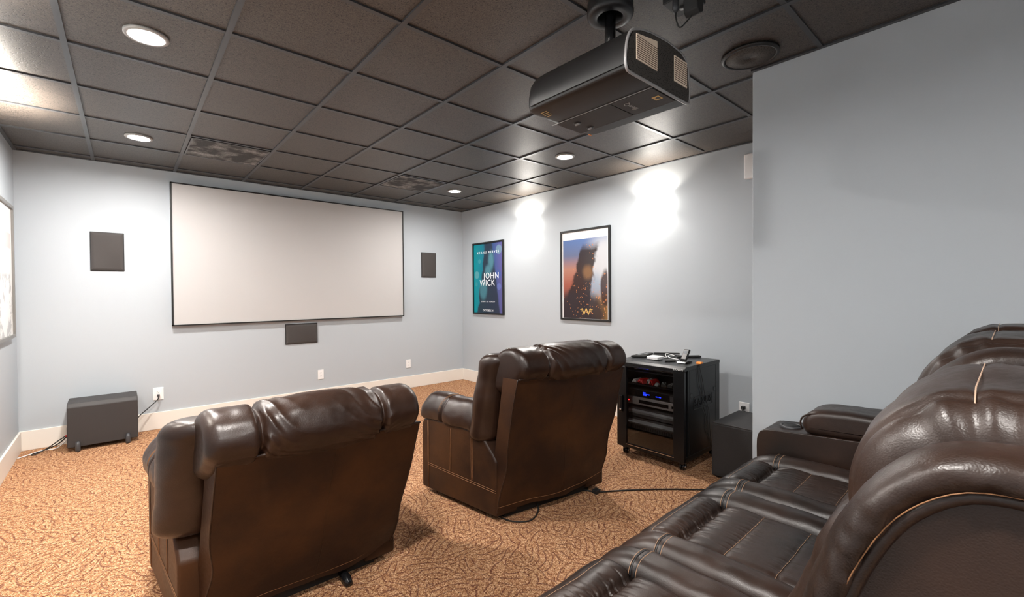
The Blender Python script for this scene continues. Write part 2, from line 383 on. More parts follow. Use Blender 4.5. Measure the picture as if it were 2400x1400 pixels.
# perforated vents
def vent(name, label, i, r):
    a, b = gp(i, r), gp(i+1, r-1); cx, cy = (a[0]+b[0])/2, (a[1]+b[1])/2
    t = thing(name, label, 'vent', (cx, cy, H), 'perforated ceiling vents')
    m = .286
    box('grille', (cx-m, cy-m, H-.002), (cx+m, cy+m, H+.006), M['vent'], t, .001)
    f = MB()
    for lo, hi in (((-m, -m), (m, -m+.012)), ((-m, m-.012), (m, m)), ((-m, -m), (-m+.012, m)), ((m-.012, -m), (m, m))):
        f.box((cx+lo[0], cy+lo[1], H-.004), (cx+hi[0], cy+hi[1], H+.002))
    f.obj('frame', M['grid'], t)
vent('ceiling_vent', 'perforated square vent in the ceiling with pale dusty marks', 1, 2)
vent('ceiling_vent', 'dark perforated vent in the ceiling above the right end of the screen', 4, 2)
# round in-ceiling speaker
t = thing('ceiling_speaker', 'round dark ceiling speaker with fine metal grille', 'speaker', (3.215, -4.800, H))
MB().lathe([(.118, .0), (.121, -.011), (.131, -.013), (.139, -.006), (.140, .002)], (3.215, -4.80, H), n=64, ring=True).obj('bezel', M['black'], t, smooth=True)
MB().lathe([(.119, -.002), (.118, -.009), (.06, -.011), (.001, -.0115), (.001, -.002)], (3.215, -4.80, H), n=64).obj('grille', M['spk_mesh'], t, smooth=True)

# ------------------------------------------------------------------ projector
t = thing('projector', 'black ceiling mounted projector with two lit vents on its rear', 'projector', (2.25, -4.58, 2.143))
poly = [(2.048, 2.300), (2.022, 2.262), (2.010, 2.21), (2.008, 2.170), (2.016, 2.152), (2.036, 2.143), (2.181, 2.143), (2.380, 2.143),
        (2.462, 2.146), (2.476, 2.160), (2.480, 2.20), (2.470, 2.290), (2.450, 2.321), (2.408, 2.340), (2.299, 2.346), (2.174, 2.336), (2.097, 2.320)]
PC = Vector((2.25, 2.235))
def scaled(k): return [tuple(PC+(Vector(p)-PC)*k) for p in poly]
body = MB(); rings = [(-4.828, 1.0), (-4.40, 1.0), (-4.345, .985), (-4.325, .95), (-4.318, .88)]
n = len(poly)
for yy, k in rings:
    for p in scaled(k): body.v.append((p[0], yy, p[1]))
for j in range(len(rings)-1):
    for i in range(n): body.f.append((j*n+i, j*n+(i+1) % n, (j+1)*n+(i+1) % n, (j+1)*n+i))
body.f += [tuple(range(n)), tuple(range((len(rings)-1)*n, len(rings)*n))]
pb = body.obj('housing', M['casing'], t, bevel=.006, seg=3)
MB().tube([(p[0], -4.83, p[1]) for p in spline(scaled(.985), 80, True)], .0055, 8, True).obj('rear_trim', M['silver'], t, smooth=True)
MB().prism(scaled(.955), -4.834, -4.826, 'y').obj('rear_grille', M['spk_mesh'], t)
M['slat'] = plain('filter_line', (.16, .10, .06), .7)
M['vent_glow'] = plain('filter_beige', (.86, .70, .54), .6)
def louvre(x0, x1, z0, z1, sk):
    f = MB().prism([(x0, z0), (x1, z0+sk*.1), (x1, z1+sk), (x0, z1)], -4.837, -4.8335, 'y').obj('air_filter', M['vent_glow'], t)
    s = MB()
    for k in range(1, 12):
        z = z0+(z1-z0)*k/12; s.box((x0, -4.8385, z-.0008), (x1, -4.8365, z+.0008))
    s.obj('louvre_slats', M['slat'], f)
louvre(2.072, 2.214, 2.200, 2.293, .022); louvre(2.344, 2.446, 2.205, 2.308, .002)
# silver line, hatch and marks on the underside
z0 = 2.1425
box('side_seam', (2.006, -4.825, 2.163), (2.012, -4.35, 2.1645), M['black_gloss'], t, 0)
box('underside_trim', (2.196, -4.826, z0-.0025), (2.2005, -4.30, z0), M['silver'], t, .0005)
box('underside_trim', (2.380, -4.826, z0-.0025), (2.3835, -4.30, z0), M['dark_metal'], t, .0005)
box('service_hatch', (2.203, -4.82, z0-.0035), (2.378, -4.628, z0), M['sub'], t, .001)
box('front_hatch', (2.203, -4.624, z0-.0035), (2.378, -4.325, z0), M['sub'], t, .001)
text('lettering', 'BenQ', .036, (2.286, -4.672, z0-.0038), (-1, 0, 0), (0, 1, 0), M['grey_ink'], t)
box('warning_sticker', (2.277, -4.803, z0-.004), (2.314, -4.772, z0-.0034), M['gold'], t, 0)
MB().prism([(2.283, -4.797), (2.308, -4.797), (2.2955, -4.776)], z0-.0044, z0-.0039, 'z').obj('warning_mark', M['black'], t)
for k in range(4):
    box('spec_print', (2.055+.016*k, -4.40+.004*k, z0-.001), (2.058+.016*k, -4.365+.004*k, z0), M['gold'], t, 0)
for yy, xx in ((-4.402, 2.258), (-4.407, 2.345)):
    kn = MB().lathe([(.018, 0), (.019, -.004), (.016, -.006), (.0, -.006)], (xx, yy, z0), n=24).obj('adjustment_dial', M['black'], t, smooth=True)
    box('dial_lever', (xx-.004, yy-.012, z0-.014), (xx+.004, yy+.012, z0-.005), M['silver'], kn, .002)
lr = MB().lathe([(.055, -.03), (.06, .02), (.052, .022), (.048, .0)], (2.19, -4.325, 2.235), 'y', ring=True).obj('lens_ring', M['black'], t, smooth=True)
MB().lathe([(.047, .0), (.03, .012), (.001, .016)], (2.19, -4.325, 2.235), 'y').obj('lens', M['lens'], lr, smooth=True)
box('status_lamp', (2.425, -4.340, z0-.001), (2.445, -4.332, z0+.001), M['orange'], t, 0)
# arms on top that hold the projector
for xx, yy in ((2.13, -4.40), (2.17, -4.70), (2.40, -4.40), (2.40, -4.74)):
    MB().tube([(2.285, -4.565, 2.362), (xx, yy, 2.352), (xx, yy, 2.32)], .007).obj('mount_arm', M['black'], t, smooth=True)
t = thing('projector_mount', 'black round ceiling plate and pole holding the projector', 'mount', (2.289, -4.565, 2.36))
MB().lathe([(.054, -.02), (.054, -.060), (.058, -.063), (.088, -.062), (.098, -.056), (.101, -.045), (.098, 0), (.054, 0)], (2.289, -4.565, H), n=48, ring=True).obj('ceiling_cup', M['black'], t, smooth=True)
MB().lathe([(.0235, -.27), (.0235, .0)], (2.289, -4.565, H), n=28).obj('pole', M['black_gloss'], t, smooth=True)
MB().lathe([(.040, -.272), (.040, -.245), (.028, -.235)], (2.289, -4.565, H), n=28).obj('collar', M['black'], t, smooth=True)
MB().tube(spline([(2.312, -4.575, 2.40), (2.330, -4.59, 2.385), (2.345, -4.60, 2.36), (2.33, -4.61, 2.352)], 14), .004).obj('tilt_screw', M['chrome'], t, smooth=True)
# outlet box on the ceiling with adapter and lead
t = thing('ceiling_outlet_box', 'black outlet box on the ceiling behind the projector pole', 'outlet', (2.43, -4.82, H))
box('box_body', (2.385, -4.885, 2.560), (2.515, -4.760, H+.001), M['black'], t, .004)
MB().lathe([(.016, 0), (.016, .004), (.001, .004)], (2.465, -4.81, 2.5575), n=20).obj('socket_face', M['dark_metal'], t, smooth=True)
t = thing('power_adapter', 'black power adapter and looped plug lead hanging from the ceiling outlet box', 'adapter', (2.45, -4.85, 2.50))
MB().prism([(2.415, 2.560), (2.478, 2.560), (2.470, 2.505), (2.440, 2.490), (2.420, 2.505)], -4.895, -4.835, 'y').obj('adapter_body', M['black_matte'], t, bevel=.005)
MB().lathe([(.013, .0), (.014, -.035), (.006, -.05)], (2.400, -4.812, 2.561), n=16).obj('plug', M['dark_metal'], t, smooth=True)
MB().tube(spline([(2.400, -4.812, 2.512), (2.398, -4.815, 2.48), (2.415, -4.822, 2.452), (2.432, -4.845, 2.475), (2.437, -4.862, 2.492)], 24), .003).obj('wire', M['rubber'], t, smooth=True)

# ------------------------------------------------------------------ front wall
t = thing('projection_screen', 'large grey projection screen with thin black border on the front wall', 'screen', (2.375, 0, 1.035))
x0, x1, z0, z1 = 1.075, 3.680, 1.035, 2.508
box('screen_fabric', (x0+.008, -.045, z0+.008), (x1-.008, -.012, z1-.008), M['screen'], t, 0)
f = MB()
for lo, hi in (((x0, z0), (x1, z0+.013)), ((x0, z1-.013), (x1, z1)), ((x0, z0), (x0+.013, z1)), ((x1-.013, z0), (x1, z1))):
    f.box((lo[0], -.052, lo[1]), (hi[0], -.001, hi[1]))
f.obj('border', M['velvet'], t)
def wallspk(label, x0, x1, z0, z1):
    t = thing('wall_speaker', label, 'speaker', ((x0+x1)/2, 0, z0), 'in-wall speakers on the front wall')
    box('back_frame', (x0, -.008, z0), (x1, -.0005, z1), M['black'], t, .003)
    b = .028
    v = [(x0+.004, -.008, z0+.004), (x1-.004, -.008, z0+.004), (x1-.004, -.008, z1-.004), (x0+.004, -.008, z1-.004)]
    v += [(x0+.006, -.014, z0+.006), (x1-.006, -.014, z0+.006), (x1-.006, -.014, z1-.006), (x0+.006, -.014, z1-.006)]
    v += [(x0+b, -.026, z0+b), (x1-b, -.026, z0+b), (x1-b, -.026, z1-b), (x0+b, -.026, z1-b)]
    fs = [(8, 9, 10, 11), (3, 2, 1, 0)]
    for j in (0, 4):
        for i in range(4): fs.append((j+i, j+(i+1) % 4, j+4+(i+1) % 4, j+4+i))
    mesh('grille', v, fs, M['cloth'], t, bevel=.004)
wallspk('dark square wall speaker to the left of the screen', .474, .716, 1.588, 1.956)
wallspk('dark narrow wall speaker to the right of the screen', 3.986, 4.232, 1.586, 1.955)
wallspk('dark wide wall speaker under the middle of the screen', 2.147, 2.516, .752, .998)
def outlet(label, c, ax, w=.072, h=.118, col=1):
    """ax: 'front' on the front wall, 'right' on the right wall"""
    t = thing('wall_outlet', label, 'outlet', c, 'white wall outlets')
    def P(a, d, z): return (c[0]+a, c[1]-d, c[2]+z) if ax == 'front' else (c[0]-d, c[1]-a, c[2]+z)
    box('cover_plate', P(-w/2, .0005, -h/2), P(w/2, .007, h/2), M['white'], t, .003)
    for zz in (.0195, -.0195):
        r = box('receptacle', P(-.0165, .006, zz-.0135), P(.0165, .0085, zz+.0135), M['white'], t, .004)
        s = MB()
        for a, hh in ((-.0065, .0045), (.0065, .0038)): s.box(*[tuple(q) for q in (P(a-.0011, .0086, zz+.002-hh), P(a+.0011, .0092, zz+.002+hh))])
        s.box(P(-.002, .0086, zz-.0095), P(.002, .0092, zz-.006)); s.obj('slots', M['dark_metal'], r)
outlet('white wall outlet with a black plug beside the small floor subwoofer', (.956, 0, .357), 'front', .085, .125)
outlet('white wall outlet below the centre speaker under the screen', (2.549, 0, .349), 'front')
outlet('white wall outlet on the front wall nearest the right corner', (3.763, 0, .350), 'front')
outlet('white wall outlet with black plugs behind the equipment rack', (W, -4.20, .325), 'right', .085, .13)

# ------------------------------------------------------------------ posters and pictures
def chain(nt): return nt.links
def poster_mat(kind, oy, h):
    """printed sheet; u runs 0..1 along the sheet, v 0..1 upwards (object space of a sheet .73 x 1.07 on the right wall)"""
    m, nt, b = newmat(kind+'_print'); L = nt.links
    tc = N(nt, 'ShaderNodeTexCoord'); se = N(nt, 'ShaderNodeSeparateXYZ'); L.new(tc.outputs['Object'], se.inputs[0])
    def mathn(op, a, b_=None, clamp=False):
        n = N(nt, 'ShaderNodeMath', operation=op); n.use_clamp = clamp
        for i, q in enumerate((a, b_)):
            if q is None: continue
            if isinstance(q, (int, float)): n.inputs[i].default_value = q
            else: L.new(q, n.inputs[i])
        return n.outputs[0]
    wd = .66
    u = mathn('ADD', mathn('MULTIPLY', se.outputs['Y'], -1/wd), .5)
    v = mathn('MULTIPLY', se.outputs['Z'], 1/h)
    cb = N(nt, 'ShaderNodeCombineXYZ'); L.new(u, cb.inputs[0]); L.new(v, cb.inputs[1])
    def ramp(fac, *st):
        r = N(nt, 'ShaderNodeValToRGB'); e = r.color_ramp.elements
        e[0].position, e[0].color = st[0][0], (*st[0][1], 1); e[1].position, e[1].color = st[-1][0], (*st[-1][1], 1)
        for p, c in st[1:-1]: k = e.new(p); k.color = (*c, 1)
        L.new(fac, r.inputs['Fac']); return r.outputs['Color']
    def mix(f, a, c, mode='MIX'):
        n = N(nt, 'ShaderNodeMixRGB', blend_type=mode)
        L.new(f, n.inputs['Fac']) if not isinstance(f, float) else setattr(n.inputs['Fac'], 'default_value', f)
        for i, q in (('Color1', a), ('Color2', c)):
            if isinstance(q, tuple): n.inputs[i].default_value = (*q, 1)
            else: L.new(q, n.inputs[i])
        return n.outputs[0]
    nzt = N(nt, 'ShaderNodeTexNoise', Scale=5.0, Detail=5.0); L.new(cb.outputs[0], nzt.inputs['Vector']); nf = nzt.outputs['Fac']
    wob = mathn('MULTIPLY', mathn('SUBTRACT', nf, .5), .30)
    def blob(cu, cv, ru, rv, soft=.25, w=1.0):
        a = mathn('DIVIDE', mathn('SUBTRACT', u, cu), ru); c = mathn('DIVIDE', mathn('SUBTRACT', v, cv), rv)
        d = mathn('SQRT', mathn('ADD', mathn('MULTIPLY', a, a), mathn('MULTIPLY', c, c)))
        d = mathn('ADD', d, mathn('MULTIPLY', wob, w))
        r = N(nt, 'ShaderNodeMapRange'); r.interpolation_type = 'SMOOTHSTEP'
        r.inputs['From Min'].default_value = 1+soft; r.inputs['From Max'].default_value = 1-soft; L.new(d, r.inputs['Value']); return r.outputs[0]
    if kind == 'teal':
        col = ramp(u, (.0, (.0, .42, .50)), (.35, (.012, .25, .37)), (.65, (.045, .12, .32)), (1, (.16, .14, .42)))
        for cu, cv, rr, a, c in ((.10, .55, .085, .5, (.25, .62, .66)), (.88, .88, .10, .5, (.30, .55, .58)), (.20, .74, .05, .3, (.2, .6, .65)), (.86, .55, .09, .5, (.06, .16, .55)),
                               (.88, .38, .07, .5, (.20, .28, .75)), (.08, .42, .05, .25, (.2, .6, .62)), (.2, .28, .06, .2, (.1, .5, .55))):
            f = mathn('MULTIPLY', blob(cu, cv, rr, rr*.62, .12, .1), a); col = mix(f, col, c)
        q = mathn('ABSOLUTE', mathn('SUBTRACT', u, mathn('ADD', .52, mathn('MULTIPLY', wob, .35))))
        q = mathn('ADD', mathn('SUBTRACT', q, mathn('MULTIPLY', mathn('SUBTRACT', 1.0, v), .26)), mathn('MULTIPLY', wob, .5))
        r = N(nt, 'ShaderNodeMapRange'); r.interpolation_type = 'SMOOTHSTEP'; r.inputs['From Min'].default_value = .16; r.inputs['From Max'].default_value = .10; L.new(q, r.inputs['Value'])
        col = mix(mathn('MULTIPLY', r.outputs[0], .93), col, (.030, .042, .070))
        for a in ((.62, .74, .09, .13, .5, 2.2), (.50, .60, .10, .07, .5, 2.2)): col = mix(mathn('MULTIPLY', blob(*a), .7), col, (.14, .40, .50))
        col = mix(mathn('MULTIPLY', blob(.34, .34, .13, .13, .35, 1.2), .75), col, (.10, .34, .43))
    else:
        col = ramp(v, (.0, (.035, .028, .035)), (.18, (.10, .06, .06)), (.45, (.50, .15, .10)), (.65, (.62, .30, .22)), (.82, (.20, .24, .40)), (1, (.16, .27, .58)))
        right = mathn('MULTIPLY', blob(.95, .68, .42, .36, .45, .5), .97); col = mix(right, col, (.82, .84, .88))
        col = mix(mathn('MULTIPLY', blob(.72, .36, .20, .22, .5, .6), .8), col, (.42, .52, .66))
        col = mix(mathn('MULTIPLY', blob(.95, .16, .30, .17, .5, 1.0), .85), col, (.58, .30, .07))
        q = mathn('ABSOLUTE', mathn('SUBTRACT', u, mathn('ADD', .26, mathn('MULTIPLY', v, .38))))
        q = mathn('ADD', mathn('ADD', q, mathn('MULTIPLY', wob, .9)), mathn('MULTIPLY', mathn('SUBTRACT', v, .5), .10))
        r = N(nt, 'ShaderNodeMapRange'); r.interpolation_type = 'SMOOTHSTEP'; r.inputs['From Min'].default_value = .26; r.inputs['From Max'].default_value = .20; L.new(q, r.inputs['Value'])
        top = N(nt, 'ShaderNodeMapRange'); top.inputs['From Min'].default_value = .98; top.inputs['From Max'].default_value = .88; L.new(mathn('ADD', v, mathn('MULTIPLY', wob, .3)), top.inputs['Value'])
        col = mix(mathn('MULTIPLY', mathn('MULTIPLY', r.outputs[0], top.outputs[0]), .95), col, (.045, .030, .030))
        col = mix(mathn('MULTIPLY', blob(.95, .40, .10, .22, .2, 1.5), .9), col, (.06, .025, .022))
        col = mix(mathn('MULTIPLY', blob(.36, .10, .60, .26, .22, 1.0), .93), col, (.050, .036, .042))
        col = mix(mathn('MULTIPLY', blob(.58, .60, .10, .08, .5, 2.0), .7), col, (.42, .22, .10))
        em = N(nt, 'ShaderNodeTexVoronoi', Scale=26.0); L.new(cb.outputs[0], em.inputs['Vector'])
        sp = mathn('LESS_THAN', em.outputs['Distance'], .22)
        msk = mathn('GREATER_THAN', mathn('ADD', nf, mathn('MULTIPLY', blob(.80, .22, .55, .34, .6), .26)), .60)
        col = mix(mathn('MULTIPLY', mathn('MULTIPLY', sp, msk), .9), col, (.95, .36, .14))
    gm = N(nt, 'ShaderNodeMixRGB', blend_type='MULTIPLY'); gm.inputs['Fac'].default_value = 1; gm.inputs['Color2'].default_value = (.62, .62, .62, 1); L.new(col, gm.inputs['Color1'])
    L.new(gm.outputs[0], b.inputs['Base Color']); b.inputs['Roughness'].default_value = .4; b.inputs['Specular IOR Level'].default_value = .25
    return m
def framed(name, label, y0, y1, z0, z1, mat, fmat, wall='right', fw=.022, sheet=None):
    """picture on the right (or left) wall between y0>y1; returns its root"""
    s = -1 if wall == 'right' else 1; xw = W if wall == 'right' else 0
    t = thing(name, label, 'picture', (xw, (y0+y1)/2, z0), None)
    X = lambda d: xw+s*d
    f = MB()
    for a, b, c, d in ((y0, y1, z0, z0+fw), (y0, y1, z1-fw, z1), (y0, y0-fw, z0+fw, z1-fw), (y1+fw, y1, z0+fw, z1-fw)):
        f.box((min(X(.001), X(.028)), min(a, b), c), (max(X(.001), X(.028)), max(a, b), d))
    f.obj('frame', fmat, t, bevel=.002)
    box('sheet', (X(.002), y0-fw*.6, z0+fw*.6), (X(.014), y1+fw*.6, z1-fw*.6), mat, t, 0)
    return t
hj = 1.03
t = framed('film_poster', 'teal and blue film poster in black frame near the right corner', -.300, -1.015, 1.040, 2.098, poster_mat('teal', -.65, 1.058), M['velvet'])
xl = W-.0145
RX, RY = (0, -1, 0), (0, 0, 1)
text('title_lettering', 'JOHN', .125, (xl, -.735, 1.60), RX, RY, M['white_ink'], t, space=1.15)
text('title_lettering', 'WICK', .125, (xl, -.640, 1.497), RX, RY, M['white_ink'], t, space=1.1)
text('name_lettering', 'KEANU REEVES', .046, (xl, -.660, 1.945), RX, RY, M['white_ink'], t, space=1.75)
text('tagline_lettering', "DON'T SET HIM OFF", .024, (xl, -.66, 1.225), RX, RY, M['white_ink'], t, space=1.5)
text('date_lettering', 'OCTOBER 24', .042, (xl, -.655, 1.095), RX, RY, M['white_ink'], t, space=1.0)
t = framed('film_poster', 'orange and blue film poster with white border in black frame', -2.085, -2.812, 1.025, 2.090, M['white'], M['velvet'])
pm = poster_mat('ember', -2.44, .93)
sh = MB().box((W-.0155, -2.775, 0), (W-.0138, -2.125, .925)); sh.v = [(a, b, c+1.049) for a, b, c in sh.v]
# printed area has its own origin at the sheet's bottom centre
o = mesh('print', [(v[0], v[1], v[2]) for v in sh.v], sh.f, pm, t)
text('emblem_lettering', 'W', .115, (W-.0160, -2.475, 1.125), RX, RY, M['gold'], t, .001, sx=1.15)
for sgn in (-1, 1):
    for k in range(2): MB().prism([(-2.475+sgn*(.045+.005*k), 1.160-.018*k), (-2.475+sgn*(.095-.014*k), 1.160-.018*k), (-2.475+sgn*(.085-.014*k), 1.150-.018*k), (-2.475+sgn*(.045+.005*k), 1.150-.018*k)], W-.017, W-.0156, 'x').obj('emblem_bar', M['gold'], t)
def pale_print():
    m, nt, b = newmat('pale_print'); L = nt.links; tc = N(nt, 'ShaderNodeTexCoord')
    n = N(nt, 'ShaderNodeTexNoise', Scale=7.0, Detail=6.0, Roughness=.65); L.new(tc.outputs['Object'], n.inputs['Vector'])
    r = N(nt, 'ShaderNodeValToRGB'); r.color_ramp.elements[0].position = .52; r.color_ramp.elements[0].color = (.82, .81, .80, 1)
    r.color_ramp.elements[1].position = .56; r.color_ramp.elements[1].color = (.45, .45, .45, 1)
    L.new(n.outputs['Fac'], r.inputs['Fac'])
    se = N(nt, 'ShaderNodeSeparateXYZ'); L.new(tc.outputs['Object'], se.inputs[0])
    mr = N(nt, 'ShaderNodeMapRange'); mr.inputs['From Min'].default_value = .55; mr.inputs['From Max'].default_value = .50; L.new(se.outputs['Z'], mr.inputs['Value'])
    mx = N(nt, 'ShaderNodeMixRGB'); mx.inputs['Color1'].default_value = (.82, .81, .80, 1); L.new(mr.outputs[0], mx.inputs['Fac']); L.new(r.outputs[0], mx.inputs['Color2'])
    L.new(mx.outputs[0], b.inputs['Base Color']); b.inputs['Roughness'].default_value = .3; return m
t = framed('framed_print', 'pale print in pewter grey frame on the left wall', -.262, -1.0, 1.015, 2.095, pale_print(), M['frame_grey'], 'left', .026)
M['pink_ink'] = plain('pink_ink', (.75, .55, .54), .5)
box('pink_block', (.0140, -.33, 1.74), (.0146, -.80, 1.86), M['pink_ink'], t, 0)

# ------------------------------------------------------------------ wall lamps
def bracket(side, yc, label):
    s = -1 if side == 'right' else 1; xw = W if side == 'right' else 0
    zc = 2.22; w, h, d = .29, .17, .10
    t = thing('wall_lamp', label, 'wall lamp', (xw, yc, zc-h/2), 'wall lamps along the side walls')
    X = lambda q: xw+s*q
    box('back_plate', (X(.0005), yc-.06, zc-.06), (X(.018), yc+.06, zc+.06), M['chrome'], t, .003)
    # curved frosted front, open above and below
    v = []; n = 20
    for k in range(n+1):
        a = PI*k/n; yy = -math.cos(a)*w/2; dd = .012+d*math.sin(a)**.55
        for q, zz in ((dd, -h/2), (dd, h/2), (dd-.006, h/2), (dd-.006, -h/2)): v.append((X(q), yc+yy*(1 if q == dd else .965), zc+zz))
    fs = []
    for k in range(n):
        for j in range(4): fs.append((k*4+j, k*4+(j+1) % 4, (k+1)*4+(j+1) % 4, (k+1)*4+j))
    fs += [(0, 1, 2, 3), (n*4+3, n*4+2, n*4+1, n*4)]
    mesh('glass_shade', v, fs, M['shade'], t, smooth=False)
    for e in (-1, 1):
        bl = MB().lathe([(.001, -.03), (.014, -.026), (.017, 0), (.012, .025), (.001, .03)], (X(.055), yc+e*.062, zc), n=16).obj('bulb', M['bulb'], t, smooth=True)
        for zz, en in ((zc+.03, 3.2 if side == 'right' else 5), (zc-.03, .8 if side == 'right' else 1.7)):
            l = bpy.data.lights.new('lamp_light', 'SPOT'); l.energy = en*(3.4 if side == 'right' else 11); l.color = (1, .90, .78); l.shadow_soft_size = .02; l.spot_size = math.radians(150); l.spot_blend = .6
            o = bpy.data.objects.new('lamp_light', l); COL.objects.link(o); o.location = (X(.055), yc+e*.062, zz)
            if zz > zc: o.rotation_euler = (PI, 0, 0)
bracket('right', -1.525, 'glowing frosted wall lamp between the two framed posters')
bracket('right', -3.355, 'glowing frosted wall lamp right of the orange poster')
bracket('left', -1.53, 'glowing frosted wall lamp on the left wall outside the view')
bracket('left', -3.35, 'second glowing frosted wall lamp on the left wall outside the view')
t = thing('wall_alarm_box', 'white plastic box high on the right wall beside the partition', 'wall box', (W, -4.36, 2.31), None)
box('cover', (W-.045, -4.52, 2.31), (W-.004, -4.21, 2.525), M['white'], t, .012, seg=4)
box('base_plate', (W-.006, -4.51, 2.318), (W-.0005, -4.22, 2.517), M['white'], t, .002)

# ------------------------------------------------------------------ subwoofers and leads
t = thing('subwoofer', 'dark grey boxy subwoofer on round feet by the front wall', 'subwoofer', (.55, -.20, 0))
pr = [(-.345, .035), (-.345, .385), (-.318, .417), (-.07, .424), (-.045, .40), (-.045, .035)]
MB().prism(pr, .318, .788, 'x').obj('cabinet', M['sub'], t, bevel=.008, seg=3)
for xx in (.385, .715):
    for yy in (-.345, -.06):
        MB().tube(spline([(xx, yy-.018, .004), (xx, yy-.020, .03), (xx, yy-.012, .075), (xx, yy+.01, .06)], 12), [.016, .018, .018, .018, .018, .018, .018, .017, .016, .014, .012, .008], 12).obj('foot', M['dark_metal'], t, smooth=True)
box('input_panel', (.310, -.25, .06), (.3185, -.10, .20), M['black'], t, .002)
MB().lathe([(.008, -.012), (.008, 0)], (.3105, -.20, .115), 'x', 14).obj('red_terminal', M['red'], t, smooth=True)
t = tag(MB().tube(spline([(.300, -.20, .115), (.26, -.21, .09), (.18, -.20, .03), (.11, -.24, .006), (.10, -.20, .006), (.17, -.15, .012), (.25, -.17, .05), (.305, -.16, .10)], 60), .0045).obj('signal_cord', M['rubber'], None, smooth=True), 'black looped cord at the left side of the floor subwoofer', 'cord')
t = tag(MB().tube(spline([(.020, -.26, .005), (.08, -.20, .005), (.15, -.13, .005), (.24, -.12, .005), (.305, -.12, .07)], 40), .0045).obj('white_cord', M['white'], None, smooth=True), 'white cord on the carpet beside the floor subwoofer', 'cord')
t = thing('subwoofer_lead', 'black power cord from floor subwoofer up to wall outlet', 'cord', (.87, -.05, .2))
MB().prism([(.945, .352), (.967, .352), (.964, .330), (.956, .322), (.948, .330)], -.040, -.0075, 'y').obj('plug', M['dark_metal'], t, bevel=.003)
MB().tube(spline([(.956, -.035, .326), (.945, -.045, .30), (.88, -.06, .24), (.82, -.08, .19), (.790, -.10, .16)], 30), .0045).obj('wire', M['rubber'], t, smooth=True)
t = thing('subwoofer', 'black square subwoofer box on the floor behind the equipment rack', 'subwoofer', (4.13, -4.48, 0))
box('cabinet', (3.895, -4.715, .012), (4.375, -4.285, .395), M['brown_black'], t, .01, seg=3)
box('top_panel', (3.90, -4.71, .394), (4.37, -4.29, .402), M['sub'], t, .003)
for xx in (3.93, 4.34):
    for yy in (-4.68, -4.32): MB().lathe([(.018, 0), (.016, .014)], (xx, yy, 0), n=16).obj('foot', M['rubber'], t, smooth=True)

# ------------------------------------------------------------------ equipment rack
RX0, RX1, RY0, RY1, RZ0, RZ1 = 3.79, 4.38, -4.132, -3.540, .072, .790
t = thing('equipment_rack', 'black steel equipment rack with smoked glass door on casters', 'rack', (4.08, -3.84, 0))
q = .004
box('side_panel', (RX0+.05, RY0, RZ0+.04), (RX1, RY0+.012, RZ1-.02), M['rack'], t, .002)
box('side_panel', (RX0+.05, RY1-.012, RZ0+.04), (RX1, RY1, RZ1-.02), M['rack'], t, .002)
box('rear_panel', (RX1-.012, RY0+.012, RZ0+.04), (RX1, RY1-.012, RZ1-.02), M['rack'], t, .002)
box('bottom_panel', (RX0, RY0, RZ0), (RX1, RY1, RZ0+.04), M['rack'], t, .004)
MB().prism([(RX0-.004, .752), (RX0-.004, .774), (RX0+.022, .792), (RX1, .792), (RX1, .765), (RX0+.05, .765)], RY0-.003, RY1+.003, 'y').obj('top_panel', M['rack'], t, bevel=.003)
f = MB()
for k in range(10):
    for j in range(3): f.box((4.10+.018*k, -3.72-.05*j, .7921), (4.11+.018*k, -3.69-.05*j, .7932))
f.obj('top_slots', M['rubber'], t)
MB().box((RX0+.048, RY0-.0005, RZ0+.04), (RX0+.052, RY0+.01, RZ1-.03)).obj('corner_post', M['rack'], t, bevel=.001)
d = MB()
for a, b, c, e in ((RY0, RY0+.088, RZ0+.008, .752), (RY1-.088, RY1, RZ0+.008, .752), (RY0+.088, RY1-.088, RZ0+.008, RZ0+.03), (RY0+.088, RY1-.088, .742, .752)):
    d.box((RX0-.004, a, c), (RX0+.022, b, e))
door = d.obj('door', M['rack'], t, bevel=.002)
box('glass_pane', (RX0+.004, RY0+.086, RZ0+.028), (RX0+.008, RY1-.086, .744), M['tint_glass'], door, 0)
box('door_edge', (RX0-.005, RY0+.085, RZ0+.027), (RX0-.003, RY1-.085, RZ0+.031), M['chrome'], door, 0)
box('handle', (RX0-.022, -3.600, .365), (RX0-.004, -3.572, .50), M['black_gloss'], door, .005)
MB().lathe([(.008, -.028), (.008, -.02)], (RX0, -3.586, .385), 'x', 16).obj('key_lock', M['chrome'], door, smooth=True)
text('lettering', 'SANUS', .021, (RX0-.0062, -4.083, .7705), (0, -1, 0), (0, 0, 1), M['white_ink'], t, space=1.1, sx=1.2)
for xx, zz in ((3.895, .565), (4.283, .565)):
    box('panel_catch', (xx-.014, RY0-.002, zz-.016), (xx+.014, RY0, zz+.016), M['black_gloss'], t, .002)
f = MB()
for a, b in (((3.862, .13), (3.862, .757)), ((3.862, .757), (4.308, .757)), ((4.308, .757), (4.308, .13))):
    f.box((min(a[0], b[0])-.0015, RY0-.0012, min(a[1], b[1])), (max(a[0], b[0])+.0015, RY0, max(a[1], b[1])+.002))
f.obj('panel_seam', M['rubber'], t)
MB().tube([(p.x, RY0-.001, p.y) for p in spline([(3.955, .452), (3.935, .47), (3.935, .525), (3.955, .545), (4.22, .545), (4.24, .525), (4.24, .47), (4.22, .452)], 60, True)], .003, 6, True).obj('embossed_border', M['rack'], t, smooth=True)
text('embossed_lettering', 'SANUS', .078, (4.088, RY0-.001, .498), (1, 0, 0), (0, 0, 1), M['rack'], t, .003, space=1.1, sx=1.12)
